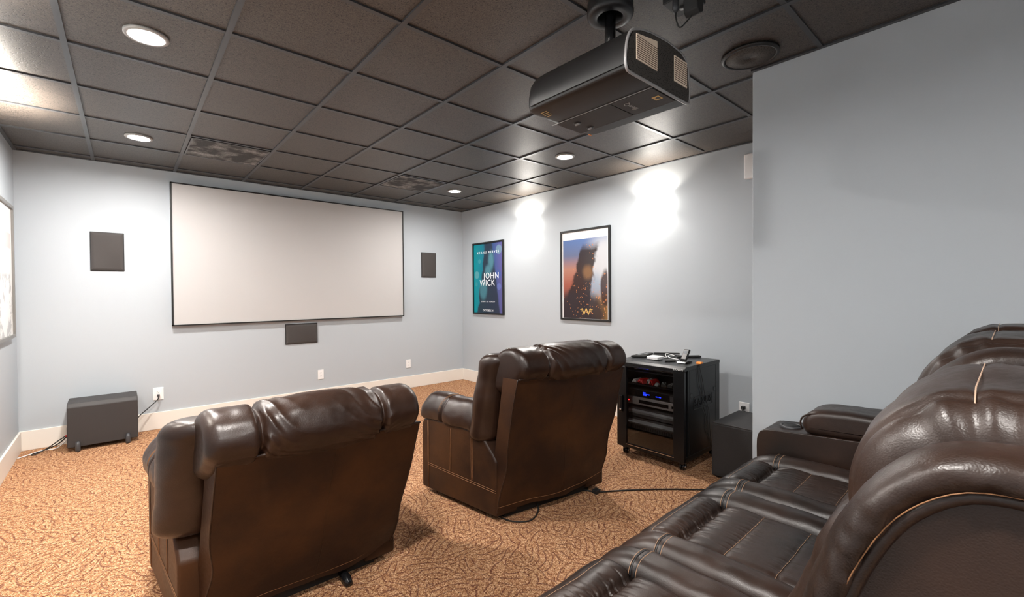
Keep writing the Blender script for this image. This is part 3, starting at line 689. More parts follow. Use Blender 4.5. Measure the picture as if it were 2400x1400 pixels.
for xx in (RX0+.05, RX1-.05):
    for yy in (RY0+.045, RY1-.045):
        c = MB().box((xx-.018, yy-.016, .048), (xx+.018, yy+.016, .074)).obj('caster', M['black'], t, bevel=.004)
        for e in (-.011, .011):
            MB().lathe([(.006, -.007), (.026, -.006), (.028, 0), (.026, .006), (.006, .007)], (xx+.012, yy+e, .028), 'y', 24).obj('wheel', M['black_gloss'], c, smooth=True)
        MB().lathe([(.009, -.021), (.009, .021)], (xx+.012, yy, .028), 'y', 14).obj('wheel_hub', M['chrome'], c, smooth=True)
box('shelf', (RX0+.045, RY0+.014, .594), (RX1-.014, RY1-.014, .602), M['rack'], t, .001)
box('shelf', (RX0+.045, RY0+.014, .700), (RX1-.014, RY1-.014, .708), M['rack'], t, .001)
for xx in (RX0+.05, RX1-.06):
    for yy in (RY0+.014, RY1-.044): MB().box((xx, yy, RZ0+.04), (xx+.012, yy+.03, .765)).obj('rack_rail', M['dark_metal'], t)
# devices in the rack: x grows away from the glass
YA, YB = RY0+.046, RY1-.046
def device(name, label, z0, z1, face, x0=RX0+.07, x1=RX1-.09):
    t = thing(name, label, 'electronics', ((x0+x1)/2, (YA+YB)/2, z0))
    box('case', (x0+.012, YA+.004, z0+.004), (x1, YB-.004, z1), M['dark_metal'], t, .003)
    box('front_plate', (x0, YA, z0+.004), (x0+.014, YB, z1-.001), face, t, .003)
    for yy in (YA+.05, YB-.05): MB().lathe([(.014, 0), (.014, .006)], (x0+.05, yy, z0-.0005), n=14).obj('foot', M['rubber'], t, smooth=True)
    return t, x0
t, fx = device('disc_player', 'thin black disc player with blue display on the top rack shelf', .7095, .745, M['black_gloss'])
box('display', (fx-.001, -3.74, .728), (fx+.001, -3.70, .738), M['blue_led'], t, 0); box('display', (fx-.001, -3.79, .727), (fx+.001, -3.755, .737), M['blue_led'], t, 0)
box('disc_slot', (fx-.002, -4.0, .722), (fx, -3.66, .7245), M['silver'], t, 0)
t, fx = device('cable_receiver', 'black receiver with bright blue display below the rack shelf', .492, .548, M['black_gloss'])
dp = box('display', (fx-.001, -3.92, .502), (fx+.0005, -3.72, .540), M['black_gloss'], t, 0)
for a, b, z in ((-3.740, -3.765, .532), (-3.740, -3.782, .521), (-3.740, -3.772, .512), (-3.785, -3.800, .521), (-3.855, -3.866, .516), (-3.870, -3.879, .516), (-3.884, -3.901, .516)):
    box('display_segment', (fx-.0016, a, z-.0035), (fx-.0009, b, z+.0035), M['blue_led'], dp, 0)
box('side_flap', (fx-.002, YA+.01, .498), (fx, YA+.11, .542), M['dark_metal'], t, .001)
t, fx = device('disc_changer', 'silver disc player with round buttons in the rack middle', .420, .489, M['silver'])
box('display', (fx-.002, -3.965, .440), (fx, -3.70, .468), M['black_gloss'], t, .001)
box('small_display', (fx-.002, -4.03, .445), (fx, -3.99, .465), M['black_gloss'], t, .001)
for a, b in ((-4.052, .455), (-4.072, .455), (-4.062, .468), (-4.062, .442)):
    MB().lathe([(.006, -.005), (.006, 0)], (fx, a, b), 'x', 14).obj('button', M['black'], t, smooth=True)
MB().lathe([(.004, -.003), (.004, 0)], (fx, YB-.02, .452), 'x', 10).obj('power_lamp', M['red_led'], t, smooth=True)
text('lettering', 'SONY', .011, (fx-.0008, YB-.03, .480), (0, -1, 0), (0, 0, 1), M['white_ink'], t, .0003)
t, fx = device('power_amplifier', 'dark amplifier with sloped front lip below the silver player', .320, .395, M['dark_metal'])
MB().prism([(fx-.012, .370), (fx, .385), (fx+.004, .345), (fx-.006, .352)], YA+.02, YB-.02, 'y').obj('front_lip', M['grey'], t, bevel=.002)
t, fx = device('power_conditioner', 'dark vented unit with green light at the bottom of the rack', .215, .312, M['dark_metal'])
MB().prism([(fx-.02, .278), (fx, .300), (fx+.004, .262), (fx-.008, .262)], YA+.02, YB-.02, 'y').obj('front_lip', M['grey'], t, bevel=.002)
f = MB()
for k in range(22): f.box((fx-.003, YA+.03+.02*k, .222), (fx, YA+.042+.02*k, .252))
f.obj('cooling_slots', M['rubber'], t)
MB().lathe([(.010, -.004), (.010, 0)], (fx, YA+.018, .232), 'x', 14).obj('green_lamp', M['green_led'], t, smooth=True)
# small things on the rack shelf
zs = .6035
M['clear_bag'] = plain('clear_bag', (.42, .42, .43), .12, spec=.8)
for k, (yy, xx, mt, lab) in enumerate((
        (-3.668, 3.885, 'clear_bag', 'clear crinkled bag at the left end of the rack shelf'), (-3.706, 3.905, 'red', 'red pouch second from the left on the rack shelf'),
        (-3.744, 3.870, 'red', 'red pouch in the middle of the bags on the rack shelf'), (-3.782, 3.915, 'clear_bag', 'clear crinkled bag between two red pouches on the rack shelf'),
        (-3.820, 3.890, 'red', 'red pouch beside the black remotes on the rack shelf'))):
    pf = [(yy-.015, zs+.003), (yy-.0165, zs+.010), (yy-.01, zs+.026+.004*(k % 3)), (yy+.006, zs+.032+.003*k), (yy+.015, zs+.018), (yy+.0165, zs+.006), (yy+.014, zs+.003)]
    o = puff('glasses_pouch', pf, xx-.05, xx+.07, M[mt], None, .014, None, 40, 20, disp=lambda x, p, i: .003*max(-.1, nz(x*60+k, p.x*70, p.y*90))+.001*nz(x*140, p.x*150, k))
    tag(o, lab, 'pouch', 'soft bags on the rack shelf')
o = puff('lens_cap', [(3.84, .6045), (3.875, .6045), (3.88, .62), (3.865, .632), (3.845, .625)], -3.885, -3.852, M['grey'], None, .012, n=20, nx=6, axis='y')
tag(o, 'small grey shiny oval case on the rack shelf', 'case')
for k, (yy, xx, a) in enumerate(((-3.905, 3.90, .45), (-3.965, 3.91, .2), (-4.03, 3.91, .35))):
    t = thing('remote_control', ['black remote control leaning left on the rack shelf', 'black remote control in the middle of the rack shelf', 'black remote control at the right end of the rack shelf'][k], 'remote control', (xx, yy, zs), 'remotes on the rack shelf')
    c, s = math.cos(a), math.sin(a)
    def rp(u, v, w): return (xx+u*c-v*s, yy+u*s+v*c, zs+w)
    vv = [rp(u, v, w) for w in (0, .02) for u, v in ((-.055, -.022), (.085, -.022), (.085, .022), (-.055, .022))]
    ff = [(3,2,1,0),(4,5,6,7),(0,1,5,4),(1,2,6,5),(2,3,7,6),(3,0,4,7)]
    mesh('remote_body', vv, ff, M['black_matte'], t, bevel=.006, seg=3)
    bm_ = MB()
    for u in (-.035, -.015, .005, .025, .045):
        for v in (-.01, .003, .012): bm_.add([rp(u, v, .0202), rp(u+.008, v, .0202), rp(u+.008, v+.006, .0202), rp(u, v+.006, .0202), rp(u, v, .022), rp(u+.008, v, .022), rp(u+.008, v+.006, .022), rp(u, v+.006, .022)], ff)
    bm_.obj('keys', M['grey'], t)
# things on top of the rack
zt = .7935
def flat(name, label, cat, pts, h, mat, bev=.004, z=None):
    z = zt if z is None else z
    cx = sum(p[0] for p in pts)/len(pts); cy = sum(p[1] for p in pts)/len(pts)
    t = thing(name, label, cat, (cx, cy, z)); MB().prism(pts, z, z+h, 'z').obj('body', mat, t, bevel=bev, seg=3); return t
t = flat('keyboard_remote', 'black tablet-like keypad at the left rear of the rack top', 'keypad', [(3.96, -3.56), (4.03, -3.66), (4.25, -3.60), (4.22, -3.55)], .016, M['black_matte'])
box('touch_panel', (4.02, -3.60, zt+.016), (4.18, -3.585, zt+.018), M['grey'], t, 0)
c = Vector((4.005, -3.765)); rr = []
for k in range(32):
    a = 2*PI*k/32; e = .055; p = .35
    rr.append((c.x+e*math.copysign(abs(math.cos(a))**p, math.cos(a)), c.y+e*math.copysign(abs(math.sin(a))**p, math.sin(a))))
t = thing('streaming_box', 'white rounded square streaming box on the rack top', 'streaming box', (c.x, c.y, zt))
MB().prism(rr, zt+.002, zt+.026, 'z').obj('body', M['white'], t, bevel=.006, seg=3)
MB().lathe([(.035, 0), (.035, .003)], (c.x, c.y, zt), n=24).obj('foot', M['rubber'], t, smooth=True)
t = thing('cordless_phone', 'black and silver cordless phone standing in its charging cradle', 'phone', (3.99, -4.02, zt))
MB().prism([(3.94, .794), (4.06, .794), (4.055, .803), (4.0, .812), (3.955, .808)], -4.062, -3.985, 'y').obj('cradle', M['black_gloss'], t, bevel=.005, seg=3)
def tilt(u, v, w):  # u across (y), v up the handset, w depth
    a = math.radians(28); return (3.968+v*math.sin(a)+w*math.cos(a), -4.022+u-.14*v, .808+v*math.cos(a)-w*math.sin(a))
def tb(name, lo, hi, mat, par, bev):
    (a, b, c), (d, e, f) = lo, hi
    vv = [tilt(*p) for p in [(a,b,c),(d,b,c),(d,e,c),(a,e,c),(a,b,f),(d,b,f),(d,e,f),(a,e,f)]]
    return mesh(name, vv, [(0,3,2,1),(4,5,6,7),(0,1,5,4),(1,2,6,5),(2,3,7,6),(3,0,4,7)], mat, par, bevel=bev, seg=3)
hs = tb('handset', (-.023, -.005, 0), (.023, .105, .022), M['black_gloss'], t, .006)
tb('handset_face', (-.018, .02, -.0015), (.018, .095, .002), M['silver'], hs, .002); tb('display', (-.013, .065, -.003), (.013, .09, -.001), M['grey'], hs, .001)
t = flat('remote_control', 'slim black remote control at the rear of the rack top', 'remote control', [(4.28, -3.585), (4.30, -3.61), (4.42, -3.76), (4.40, -3.775)], .013, M['black_matte'])
t = flat('remote_control', 'dark remote control behind the cordless phone on the rack top', 'remote control', [(4.20, -3.86), (4.23, -3.83), (4.40, -3.95), (4.37, -3.985)], .014, M['black_matte'])
t = flat('remote_control', 'small flat black remote control in front of the cordless phone', 'remote control', [(3.93, -3.895), (3.95, -3.88), (4.02, -3.935), (4.0, -3.955)], .010, M['black_matte'])
o = MB().tube(spline([(4.06, -3.78, zt+.012), (4.12, -3.80, zt+.006), (4.22, -3.74, zt+.005), (4.30, -3.70, zt+.012), (4.26, -3.80, zt+.006), (4.17, -3.79, zt+.014), (4.12, -3.84, zt+.006), (4.10, -3.92, zt+.005)], 70), .0032).obj('white_cord', M['white'], None, smooth=True)
tag(o, 'white cord lying loosely on the rack top', 'cord')
t = thing('hanging_cord', 'thin black cord hanging down the rack side from an orange clip', 'cord', (4.05, -4.138, .79))
MB().prism([(4.02, .793), (4.05, .793), (4.062, .806), (4.03, .808)], -4.145, -4.105, 'y').obj('orange_clip', M['orange'], t, bevel=.003)
MB().tube(spline([(4.03, -4.142, .797), (3.99, -4.139, .765), (3.985, -4.139, .74), (4.008, -4.139, .638), (4.05, -4.139, .561), (4.066, -4.141, .464), (4.126, -4.139, .358), (4.126, -4.139, .262), (4.179, -4.139, .19), (4.20, -4.14, .10), (4.21, -4.15, .004)], 80), .0022, 6).obj('wire', M['rubber'], t, smooth=True)
MB().tube(spline([(4.045, -4.142, .797), (4.012, -4.140, .775), (4.042, -4.139, .712), (4.075, -4.139, .628), (4.101, -4.141, .522), (4.170, -4.139, .406), (4.179, -4.139, .316), (4.20, -4.14, .18), (4.22, -4.15, .004)], 80), .0022, 6).obj('wire', M['rubber'], t, smooth=True)
t = thing('plug_and_cord', 'black plugs and cord in the outlet behind the rack', 'cord', (W-.03, -4.19, .33))
for zz in (.347, .306): box('plug', (W-.045, -4.215, zz-.014), (W-.0090, -4.185, zz+.014), M['rubber'], t, .005)
MB().tube(spline([(W-.045, -4.20, .347), (W-.075, -4.215, .33), (W-.07, -4.235, .26), (W-.04, -4.24, .12), (W-.05, -4.22, .006)], 40), .006).obj('wire', M['rubber'], t, smooth=True)

# ------------------------------------------------------------------ recliners
def recliner(label, RL, RR, FL, FR, ys, zs, seed, foot=False, pin=.0):
    RL, RR, FL, FR = map(Vector, (RL, RR, FL, FR)); Wd, Dp = .85, .69
    c = (RL+RR+FL+FR)/4
    t = thing('recliner', label, 'armchair', (c.x, c.y, 0), 'leather recliners in the front row')
    dL, dR = (FL-RL)/Dp, (FR-RR)/Dp
    def wp(p):
        s = p[0]/Wd; a = RL+dL*p[1]; b = RR+dR*p[1]; q = a*(1-s)+b*s
        return (q.x, q.y, p[2])
    def yb(z): return ys*(z-.06)/(zs-.06)
    def wr(a, f=1.0): return lambda x, p, i: a*(nz(x*6*f+seed, p.x*6*f, p.y*6*f)+.25*nz(x*23*f, p.x*23*f+seed, p.y*23*f))
    k = zs/.865
    # sides with their stitching
    for sx in (0, 1):
        x0, x1 = (0, .15) if sx == 0 else (Wd-.15, Wd)
        sp = MB().prism([(0, .035), (0, .36*k), (.03, .40*k), (.13, .505*k), (.30, .515), (.62, .515), (.675, .50), (.69, .46), (.69, .035)], x0, x1, 'x')
        sp.v = [wp(v) for v in sp.v]; so = sp.obj('arm_side', M['panel'], t, bevel=.014, seg=3)
        xo = -.0015 if sx == 0 else Wd+.0015
        st = MB()
        for off in (-.006, .006):
            st.tube([wp((xo, .62+off*.6, z)) for z in (.05, .2, .35, .5)], .0013, 5)
            for yy in (.40, .20): st.tube([wp((xo, yy+off, .205+.02*j)) for j in range(15)], .0013, 5)
            st.tube([wp((xo, .62-.062*j, .205+off-.002*j)) for j in range(11)], .0013, 5)
        st.obj('stitching', M['stitch_dim'], so, smooth=True)
        xc = .080 if sx == 0 else Wd-.080
        e = -1 if sx == 0 else 1
        prof = [(xc-.10, .545), (xc-.09, .60), (xc-.04, .665), (xc+.02, .675), (xc+.075, .645), (xc+.095, .58), (xc+.085, .51), (xc, .50), (xc-.085, .505)]
        ap = puff('arm_pad', prof, .115, .715, M['chair'], t, .07, .075, 48, 40, pinch=[(.47, .012, .012)], disp=wr(.010), axis='y', warp=wp, shift=lambda y: (0, .004-.02*max(0, (.25-y)/.14)))
        sm = MB()
        for off in (-.006, .006):
            sm.tube([wp((xc+.104*math.cos(a), .47+off, .585+.096*math.sin(a))) for a in [PI*j/16 for j in range(17)]], .0014, 5)
        sm.obj('stitching', M['stitch_dim'], ap, smooth=True)
    # seat, footrest, inner back
    sp = [(.12, .22), (.12, .44), (.30, .475), (.48, .49), (.60, .485), (.68, .44), (.70, .34), (.68, .24)]
    puff('seat_cushion', sp, .15, Wd-.15, M['chair'], t, .05, None, 56, 24, disp=wr(.010), warp=wp)
    puff('footrest', [(.62, .05), (.62, .40), (.66, .44), (.72, .42), (.745, .30), (.74, .10), (.70, .045)], .155, Wd-.155, M['chair'], t, .03, None, 40, 20, disp=wr(.006), warp=wp)
    zc = zs-.10
    puff('lumbar_cushion', [(yb(.40)+.10, .42), (yb(zc)+.08, zc+.05), (yb(zc)+.20, zc+.02), (yb(.62)+.27, .62), (yb(.45)+.26, .45)], .13, Wd-.13, M['chair'], t, .05, None, 48, 24, disp=wr(.012), warp=wp)
    # back: frame with the big rear panel
    nzp, nxp = 34, 36; V = []; F = []
    th = .115
    for layer in (0, 1):
        for j in range(nzp+1):
            f = j/nzp; z = .062+(zs-.062)*f
            w0 = .004+pin+.018*math.exp(-((f-.33)/.13)**2); w1 = Wd-.004-.02*math.exp(-((f-.36)/.16)**2)-.02*max(0, .25-f)/.25
            for i in range(nxp+1):
                g = i/nxp; x = w0+(w1-w0)*g
                sl = .020*math.sin(PI*g)*(1-f)**1.3
                fold = .009*max(0, 1-f*1.9)*math.sin(4.2*g*PI+7*f+seed)+.022*max(0, 1-f*1.25)*nz((g+f*.8)*3.2+seed, (f-g*.6)*2.2)+.004*nz(g*3, f*4+seed)
                y = yb(z)-(sl+fold if layer == 0 else 0)
                zz = z+(.012*nz(g*7+seed, 3) if (j == 0 and layer == 0) else 0)+(.035*max(0, g-.75)/.25*(1-f)**6)
                if layer: y = yb(z)+th*(1-.35*(1-f)); x = .01+pin*.8+(Wd-.02-pin*.8)*g
                V.append(wp((x, y, zz)))
    m = (nxp+1)
    def ix(l, j, i): return l*(nzp+1)*m+j*m+i
    for j in range(nzp):
        for i in range(nxp):
            F.append((ix(0,j,i), ix(0,j,i+1), ix(0,j+1,i+1), ix(0,j+1,i))); F.append((ix(1,j,i), ix(1,j+1,i), ix(1,j+1,i+1), ix(1,j,i+1)))
    for j in range(nzp):
        for i in (0, nxp): F.append((ix(0,j,i), ix(0,j+1,i), ix(1,j+1,i), ix(1,j,i)))
    for i in range(nxp):
        for j in (0, nzp): F.append((ix(0,j,i), ix(0,j,i+1), ix(1,j,i+1), ix(1,j,i)))
    bp = mesh('back_panel', V, F, M['panel'], t, smooth=True)
    es = bp.modifiers.new('edges', 'EDGE_SPLIT'); es.split_angle = .9
    gs = int(nxp*.55)
    MB().tube([Vector(V[ix(0, j, gs)])+Vector((.001, -.0005, 0)) for j in range(nzp+1)], .0016, 5).obj('panel_seam', M['panel'], bp, smooth=True)
    st = MB(); st.tube([Vector(V[ix(0, 1, i)])+Vector((0, -.002, .008)) for i in range(nxp+1)], .0014, 5); st.obj('hem_stitching', M['stitch_dim'], bp, smooth=True)
    st = MB()
    for i in (0, nxp): st.tube([V[ix(0, j, i)] for j in range(nzp+1)], .003, 6)
    st.tube([Vector(V[ix(0, nzp, i)])+Vector((0, -.006, .0)) for i in range(nxp+1)], .0055, 6); st.obj('panel_piping', M['chair'], bp, smooth=True)
    # side bolsters of the back
    for sx in (0, 1):
        xc = .050+pin*.1 if sx == 0 else Wd-.050
        ze = zs+.095
        prof = [(xc+(.085+pin*.5)*math.cos(a), .230+(.085+pin*.2)*math.sin(a)) for a in [2*PI*j/12 for j in range(12)]]
        if sx == 1: prof = prof
        puff('back_bolster', prof, .455*k, ze+.035, M['chair'], t, .05, .06, 40, 30, disp=wr(.009), axis='z', warp=wp, shift=lambda z: (0, yb(z)+.012*math.sin((z-.4)*5)))
    # head roll with two gathered tucks
    a = [(-.004, -.01), (-.042, .035), (-.045, .085), (-.012, .142), (.055, .176), (.13, .172), (.205, .125), (.25, .04), (.245, -.05), (.17, -.10), (.06, -.06)]
    prof = [(ys+p[0]*.95, zs+p[1]*.97) for p in a]
    def gd(x, p, i):
        d = .007*nz(x*5+seed, p.x*5, p.y*5)+.0015*nz(x*22, p.x*22, p.y*22+seed)
        for xc in (.205, .665):
            q = x-xc; inn = (q > 0) == (xc < .4); amp = math.exp(-abs(q)/(.085 if inn else .03))
            w = math.sin(44*i+2.2*math.sin(i*13+seed)+(30 if xc < .4 else -30)*abs(q)+8*nz(i*3, x*4, seed))
            d += (.013 if inn else .008)*amp*(1-abs(w)**.8-.35)*(1-math.exp(-(q/.010)**2))
        return d+.012*math.exp(-((x-.43)/.2)**2)
    hr = puff('head_roll', prof, .012+pin*.3, Wd-.012, M['chair'], t, .045, None, 160, 110, pinch=[(.205, .026, .013), (.665, .026, .013)], disp=gd, warp=wp)
    # base and mechanism
    mb = MB().box((.09, .04, .0), (Wd-.09, .62, .05)); mb.v = [wp(v) for v in mb.v]; mb.obj('base_frame', M['rubber'], t)
    if foot:
        mb = MB(); mb.tube([wp((.60, .02, .028)), wp((.60, -.045, .022)), wp((.60, -.075, .012))], [.018, .022, .016], 10); mb.obj('glide_foot', M['black_gloss'], t, smooth=True)
    return t
recliner('brown leather recliner seen from behind beside the equipment rack', (2.300, -3.740), (3.150, -3.870), (2.207, -3.055), (3.19, -3.12), -.165, .865, 1.3)
recliner('brown leather recliner nearest the viewer at the left, wide dark back', (.812, -3.625), (1.700, -3.650), (.755, -2.935), (1.72, -2.95), -.280, .765, 5.7, True, .065)
t = thing('extension_lead', 'black power cord with inline block across the carpet behind recliner', 'cord', (3.2, -4.0, 0))
MB().tube(spline([(2.86, -3.60, .006), (2.995, -3.759, .006), (3.054, -3.884, .008), (3.15, -3.95, .006), (3.258, -4.026, .006), (3.44, -4.175, .006), (3.60, -4.33, .006), (3.72, -4.45, .006)], 60), .005).obj('wire', M['rubber'], t, smooth=True)
box('inline_block', (3.03, -3.905, .0), (3.08, -3.865, .026), M['rubber'], t, .005)
o = MB().tube(spline([(2.52, -3.60, .02), (2.60, -3.735, .05), (2.615, -3.765, .03), (2.56, -3.82, .006), (2.459, -3.851, .005), (2.376, -3.775, .005), (2.36, -3.66, .006)], 50), .0042).obj('loose_cord', M['rubber'], None, smooth=True)
tag(o, 'black cord loop lying under the rear edge of the right recliner', 'cord')

# ------------------------------------------------------------------ reclining sofa
t = thing('reclining_sofa', 'dark brown leather reclining sofa of three seats in the near right corner', 'sofa', (2.3, -5.35, 0))
SX = [(1.29, 1.94), (1.94, 2.58), (2.58, 3.165)]
WZ = [-.026, .020, .010]              # the three backs do not stand equally high
box('base_frame', (1.0, -5.90, .0), (3.40, -4.90, .22), M['black_matte'], t, .01)
def sd(seed, a=.006):
    return lambda x, p, i: a*nz(x*11+seed, p.x*11, p.y*11)+a*.5*nz(x*30, p.x*30+seed, p.y*30)
yt = -4.992
for k, (xa, xb) in enumerate(SX):
    sdk = k*7.1
    bl = .135
    sa = xa if k else 1.205
    prof = [(-5.50, .24), (-5.50, .47), (-5.42, .515), (-5.30, .522), (-5.22, .522), (-5.14, .520), (-5.06, .523), (-5.012, .514), (yt, .490), (-4.974, .514), (-4.925, .522), (-4.875, .505), (-4.825, .455), (-4.80, .37), (-4.805, .25), (-4.83, .12), (-4.92, .10)]
    def cd(x, p, i):
        d = .005*nz(x*6+sdk, p.x*6, p.y*6)
        if p.y > .40:
            for yc, A, w in ((yt, .030, .05), (-5.14, .010, .03), (-5.29, .010, .03), (-4.893, .006, .02)):
                q = math.exp(-((p.x-yc)/w)**2)
                d -= A*q*max(0, .22-abs(nz(x*30+sdk+2*p.x, p.x*5, yc)))
                d -= .5*A*q*max(0, .20-abs(nz(x*62+sdk, p.x*8, yc)))
            for yc in (-5.14, -5.29): d -= .004*math.exp(-((p.x-yc)/.008)**2)
            d -= .0030*math.exp(-((p.x+4.893)/.006)**2)
        return d
    cu = puff('seat_cushion', prof, sa+bl-.012, xb-bl+.012, M['sofa'], t, .035, None, 200, 110, disp=cd)
    st = MB()
    for yc, zz in ((-5.14, .5200), (-5.29, .5220), (-4.893, .5140)):
        ca, cb = sa+bl-.012, xb-bl+.012
        def ins(x, a, b, r): return r-math.sqrt(max(0, r*r-max(0, a+r-x, x-b+r)**2))
        xs_ = [ca+.004+(cb-ca-.008)*j/60 for j in range(61)]
        st.tube([(x, yc, zz+.0015+cd(x, Vector((yc, zz)), 0)-ins(x, ca, cb, .035)) for x in xs_], .0008, 5)
    st.obj('stitching', M['stitch'], cu, smooth=True)
    bp_ = [(-5.50, .24), (-5.50, .50), (-5.42, .535), (-5.25, .545), (-5.10, .545), (-4.98, .540), (-4.90, .520), (-4.835, .470), (-4.79, .39), (-4.795, .25), (-4.82, .10), (-4.92, .08)]
    for e in (0, 1):
        a, b = (sa+.004, sa+bl) if e == 0 else (xb-bl, xb-.004)
        bo = puff('seat_bolster', bp_, a, b, M['sofa'], t, .055, None, 110, 16, disp=sd(sdk+e*3, .005))
        fd = sd(sdk+e*3, .005)
        st = MB()
        for yc, r in ((-4.973, .0011), (-4.997, .0011), (-4.979, .0032), (-4.991, .0032)):
            st_ = MB()
            pts = [(x, yc, .5405+fd(x, Vector((yc, .5405)), 0)-ins(x, a, b, .055)+(.0012 if r < .003 else -.0022)) for x in [a+(b-a)*(.5-.5*math.cos(PI*(.04+.92*j/30))) for j in range(31)]]
            st_.tube(pts, r, 6)
            st_.obj('seam_band', M['black'], bo, smooth=True) if r > .003 else st_.obj('stitching', M['stitch'], bo, smooth=True)
    # back: slab, two rolled side wings with piping, lumbar pad, head pillow
    wing = [(-5.42, .44), (-5.50, .68), (-5.540, .86), (-5.560, .96), (-5.588, 1.062), (-5.632, 1.150), (-5.692, 1.204), (-5.76, 1.218), (-5.84, 1.205), (-5.905, 1.13), (-5.93, 1.0), (-5.92, .70), (-5.90, .40), (-5.66, .36)]
    wing = [(a, b+WZ[k]*min(1, max(0, (b-.7)/.3))) for a, b in wing]
    cen = Vector((-5.74, .8))
    def inset(pts, d, m=120):
        S = spline(pts, m, True); out = []
        for i in range(m):
            tn = S[(i+1) % m]-S[i-1]; nn = Vector((tn.y, -tn.x)).normalized(); out.append(S[i]-nn*d if (S[i]-nn*d-cen).length < (S[i]-cen).length else S[i]+nn*d)
        return out
    core = inset(wing, .034)
    mb = MB().prism([(p.x, p.y) for p in core], xa+.022, xb-.022, 'x'); back = mb.obj('backrest', M['sofa'], t, bevel=.004)
    for e in (0, 1):
        xo = xa+.004 if e == 0 else xb-.004; sg = 1 if e == 0 else -1
        nr, n1 = 360, 20
        rp = inset(wing, .026, nr)
        V = []; F = []
        for i, p in enumerate(rp):
            q = rp[(i+1) % nr]-rp[i-1]; nn = Vector((q.y, -q.x)).normalized()
            if (p+nn-cen).length < (p-cen).length: nn = -nn
            for j in range(n1):
                a = 2*PI*j/n1; aw = a if a < PI else a-2*PI
                nearf = math.exp(-((aw+.25)/.75)**2)
                rg = max(0, .30-abs(nz(i*.11+1.3*aw+sdk, aw*.8, e)))
                dd_ = .003*nz(i*.10+sdk, j*.25, e)-.020*nearf*rg-.004*max(0, .2-abs(nz(i*.3+2*aw, aw, sdk)))
                V.append((xo+sg*(.058-(.058+dd_)*math.cos(a)), p.x+nn.x*(.028+dd_)*math.sin(a), p.y+nn.y*(.028+dd_)*math.sin(a)))
        for i in range(nr):
            for j in range(n1): F.append((i*n1+j, i*n1+(j+1) % n1, ((i+1) % nr)*n1+(j+1) % n1, ((i+1) % nr)*n1+j))
        wo = mesh('side_roll', V, F, M['sofa'], t, smooth=True)
        pp = inset(wing, .044)
        MB().tube([(xo+sg*.016, p.x, p.y) for p in pp], .0075, 8, True).obj('piping', M['sofa'], wo, smooth=True)
        MB().tube([(xo+sg*.0062, p.x, p.y) for p in inset(wing, .037)], .0008, 5, True).obj('stitching', M['stitch_dim'], wo, smooth=True)
    lp = [(-5.62, .46), (-5.44, .47), (-5.42, .58), (-5.46, .72), (-5.515, .86), (-5.55, .98), (-5.60, 1.04), (-5.70, 1.02), (-5.72, .70)]
    puff('lumbar_cushion', lp, xa+.105, xb-.105, M['sofa'], t, .05, None, 70, 24, disp=sd(sdk+2, .010))
    hp = [(-5.640, 1.000), (-5.592, 1.020), (-5.580, 1.075), (-5.598, 1.140), (-5.634, 1.188), (-5.672, 1.218), (-5.722, 1.233), (-5.80, 1.230), (-5.87, 1.190), (-5.89, 1.10), (-5.85, 1.0), (-5.74, .98)]
    hp = [(a, b+(0, .016, .006)[k]) for a, b in hp]; hz = (0, .016, .006)[k]
    def hd(x, p, i):
        e = min(x-(xa+.118), (xb-.118)-x); g = math.exp(-(e/.05)**2)
        d = .007*nz(x*9+sdk, p.x*9, p.y*9)+g*.006*math.sin(i*70+3*math.sin(i*17+sdk))
        d -= .005*math.exp(-((p.x+5.716)/.006)**2)*(1 if p.y > 1.17 else 0)
        return d
    hr = puff('headrest', hp, xa+.118, xb-.118, M['sofa'], t, .075, None, 130, 40, disp=hd, pinch=[(xa+.165, .006, .008), (xb-.165, .006, .008)])
    st = MB(); xm0, xm1 = xa+.128, xb-.128
    path = [(xm0-.010, -5.700, 1.08+hz), (xm0-.006, -5.712, 1.14+hz), (xm0+.012, -5.716, 1.194+hz), (xm0+.045, -5.716, 1.224+hz)]+[(xm0+.06+(xm1-xm0-.12)*j/10, -5.716, 1.2315+hz) for j in range(11)]
    st.tube(spline(path, 60), .0009, 6); st.obj('stitching', M['stitch_pale'], hr, smooth=True)
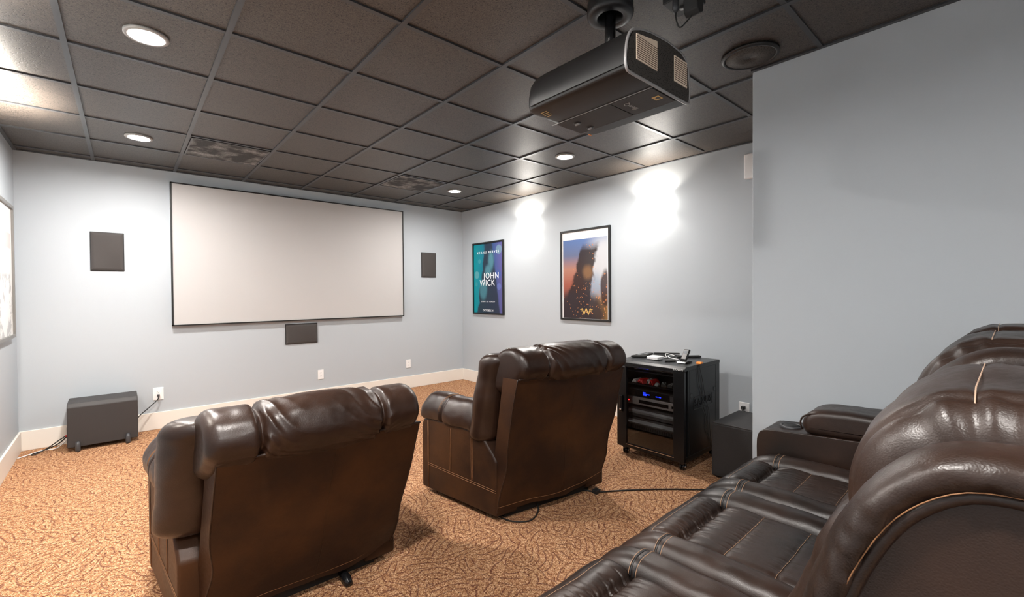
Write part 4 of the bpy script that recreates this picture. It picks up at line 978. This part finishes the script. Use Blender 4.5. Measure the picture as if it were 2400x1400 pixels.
for sgn, (xa, xb) in ((1, (3.170, 3.408)), (-1, (.970, 1.200))):
    ap = MB().prism([(-4.860, .05), (-4.850, .56), (-4.858, .612), (-4.885, .635), (-5.10, .652), (-5.55, .683), (-5.88, .70), (-5.90, .05)], xa, xb, 'x')
    arm = ap.obj('armrest', M['sofa'], t, bevel=.007, seg=3)
    edge = [(-4.861, .08), (-4.857, .30), (-4.854, .50), (-4.854, .56), (-4.860, .600), (-4.885, .628), (-4.96, .638), (-5.10, .649), (-5.55, .680)]
    for xx in (xa+.004, xb-.004): MB().tube([(xx, p.x, p.y) for p in spline(edge, 60)], .0045, 8).obj('piping', M['sofa'], arm, smooth=True)
    xm = (xa+xb)/2
    cu = MB().lathe([(.038, -.06), (.040, .004), (.047, .009), (.053, .005), (.053, -.004)], (xm, -4.978, .646), n=40, ring=True).obj('cup_holder', M['dark_metal'], arm, smooth=True)
    MB().lathe([(.0375, -.055), (.0385, .0055), (.001, .0056)], (xm, -4.978, .646), n=32).obj('cup_well', M['rubber'], cu, smooth=True)
    pf = [(-5.058, .668), (-5.050, .705), (-5.072, .748), (-5.125, .776), (-5.25, .786), (-5.45, .788), (-5.62, .785), (-5.64, .72), (-5.60, .675), (-5.30, .660), (-5.10, .650)]
    pd = puff('arm_pad', pf, xa+.004, xb-.004, M['sofa'], arm, .035, None, 90, 16, disp=sd(sgn+4, .003))
    for xx in (xa+.012, xb-.012): MB().tube([(xx, p.x, p.y) for p in spline([(-5.056, .672), (-5.048, .706), (-5.066, .740), (-5.12, .757), (-5.30, .757), (-5.6, .757)], 50)], .004, 6).obj('piping', M['sofa'], pd, smooth=True)

# ------------------------------------------------------------------ camera, world, view
Rm = ((.748, -.664, -.007), (-.014, -.006, -1.0), (.664, .748, -.013))
yaw, pit, rol, F = .7261460501234555, -.013440929627374788, -.006657376256242824, 1044.2852178661783
cy, sy = math.cos(yaw), math.sin(yaw)
fw = Vector((sy*math.cos(pit), cy*math.cos(pit), math.sin(pit))); rt = Vector((cy, -sy, 0)); up = rt.cross(fw)
rt2 = rt*math.cos(rol)+up*math.sin(rol); up2 = -rt*math.sin(rol)+up*math.cos(rol)
cd_ = bpy.data.cameras.new('camera'); cam = bpy.data.objects.new('camera', cd_); COL.objects.link(cam)
mm = Matrix((rt2, up2, -fw)).transposed().to_4x4(); mm.translation = Vector((.6521, -5.7475, 1.3570)); cam.matrix_world = mm
cd_.sensor_width = 36; cd_.lens = F/2400*36; cd_.clip_start = .02; cd_.clip_end = 50
SC.camera = cam
w = bpy.data.worlds.new('world'); SC.world = w; w.use_nodes = True
w.node_tree.nodes['Background'].inputs[0].default_value = (.5, .52, .55, 1); w.node_tree.nodes['Background'].inputs[1].default_value = .02
SC.view_settings.view_transform = 'Standard'; SC.view_settings.look = 'None'; SC.view_settings.gamma = 1; SC.view_settings.use_curve_mapping = False
SC.view_settings.exposure = 0.92
